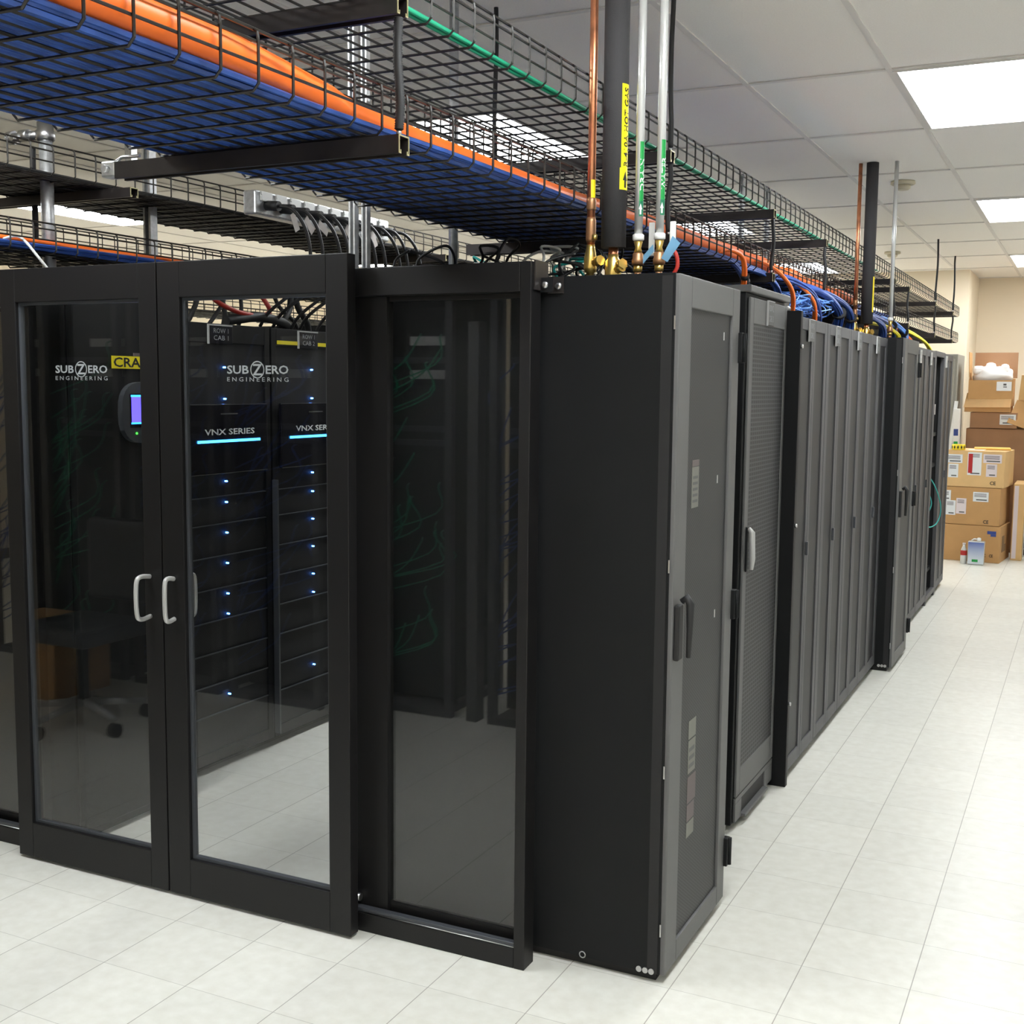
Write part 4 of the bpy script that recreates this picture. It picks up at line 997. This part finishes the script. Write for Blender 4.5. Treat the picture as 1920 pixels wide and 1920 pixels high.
# ------------------------------------------------------------------ behind the camera (seen mirrored in the door glass)
def netrack(x0, y1, lab, seed):
    rnd = random.Random(seed)
    t = thing('open_network_rack', (x0 + .3, y1 - .3, 0), lab, 'network rack', 'open network racks mirrored in the door glass')
    f = B()
    for x in (x0, x0 + .56):
        for y in (y1 - .04, y1 - .6): f.box(x, x + .04, y, y + .04, 0, 2.25)
    f.box(x0 + .04, x0 + .56, y1 - .6, y1, 0, .04).box(x0 + .04, x0 + .56, y1 - .6, y1, 2.21, 2.25)
    f.build('rack_frame', 'grey2', t)
    B().box(x0 + .05, x0 + .55, y1 - .58, y1 - .12, .06, 2.2).build('equipment', 'blackin', t)
    for z in (1.89, 1.72): B().box(x0 + .3, x0 + .54, y1 - .119, y1 - .10, z, z + .045).build('patch_panel', 'plateedge', t)
    for z in (1.80, 1.45, 1.38): B().box(x0 + .06, x0 + .54, y1 - .119, y1 - .10, z, z + .03).build('switch', 'shade', t)
    c = B()
    for i in range(30):
        z = rnd.uniform(.4, 1.95); x = x0 + rnd.uniform(.06, .5)
        c.tube(smooth([(x, y1 - .11, z), (x + .03, y1 - .04, z - .02), (x + rnd.uniform(-.1, .1), y1 - .03, z - .15), (x0 + .03, y1 - .05, z - .3)], 4), .004, 5)
    c.build('patch_cables', 'blue' if seed in (1, 3, 4, 8) else 'green', t)
netrack(-1.64, -2.20, 'open network rack with blue patch cables mirrored in the fixed glass panel', 1)
netrack(-2.45, -2.20, 'open network rack with pale patch panels mirrored in the fixed glass panel', 2)
netrack(-3.12, -2.20, 'open network rack mirrored at the right of the left door glass', 4)
netrack(-3.79, -2.20, 'open network rack mirrored in the middle of the left door glass', 3)
netrack(-4.46, -2.20, 'open network rack mirrored at the left of the left door glass', 6)
netrack(-5.13, -2.20, 'open network rack mirrored in the glass panel at the left photo edge', 8)
t = thing('cable_manager', (-1.72, -2.22, 0), 'tall grey vertical cable manager between the mirrored network racks', 'cable manager')
B().box(-1.76, -1.70, -2.28, -2.195, 0, 2.0, .004).build('upright', 'grey', t)
# office chair
t = thing('office_chair', (-3.4, -1.45, 0), 'grey office chair faintly mirrored in the left door glass', 'chair')
B().box(-3.65, -3.15, -1.7, -1.22, .44, .52, .03).build('seat', 'shade', t)
B().box(-3.62, -3.18, -1.78, -1.70, .58, 1.0, .03).build('backrest', 'shade', t)
B().cyl((-3.4, -1.45, .10), (-3.4, -1.45, .44), .028, 14).build('gas_lift', 'rubber', t)
for k in range(5):
    a_ = 2 * PI * k / 5 + .3; ex, ey = -3.4 + .3 * math.cos(a_), -1.45 + .3 * math.sin(a_)
    lg = B().tube([(-3.4, -1.45, .12), (ex, ey, .085)], [.022, .014], 8).build('leg', 'silver', t)
    B().cyl((ex - .02, ey, .034), (ex + .02, ey, .034), .033, 14).build('caster', 'rubber', lg)
carton((-4.35, -2.08), .5, .4, 0, .40, 0, 'brown carton standing behind the office chair mirrored in the left door', 'card')

# ------------------------------------------------------------------ world, camera, view
w = bpy.data.worlds.new('world'); SC.world = w; w.use_nodes = True
w.node_tree.nodes['Background'].inputs[0].default_value = (.5, .5, .5, 1); w.node_tree.nodes['Background'].inputs[1].default_value = .0
cam = bpy.data.cameras.new('camera'); co = bpy.data.objects.new('camera', cam); COL.objects.link(co)
yaw, pitch, roll, F = -4.54484547e-01, -1.05501692e-01, 9.45973778e-03, 2218.2
fw = Vector((math.sin(yaw) * math.cos(pitch), math.cos(yaw) * math.cos(pitch), math.sin(pitch)))
rt = Vector((math.cos(yaw), -math.sin(yaw), 0)); up = rt.cross(fw)
r2_ = rt * math.cos(roll) + up * math.sin(roll); u2_ = up * math.cos(roll) - rt * math.sin(roll)
mw = Matrix((r2_, u2_, -fw)).transposed().to_4x4(); mw.translation = Vector((1.00542, -3.06459, 1.68483))
co.matrix_world = mw
cam.sensor_fit = 'HORIZONTAL'; cam.sensor_width = 36; cam.lens = F / 1920 * 36; cam.clip_start = .05; cam.clip_end = 60
SC.camera = co
vs = SC.view_settings; vs.view_transform = 'Standard'; vs.look = 'None'; vs.gamma = 1; vs.exposure = 0.3; vs.use_curve_mapping = False
SC.cycles.transparent_max_bounces = 16
SC.cycles.max_bounces = 10
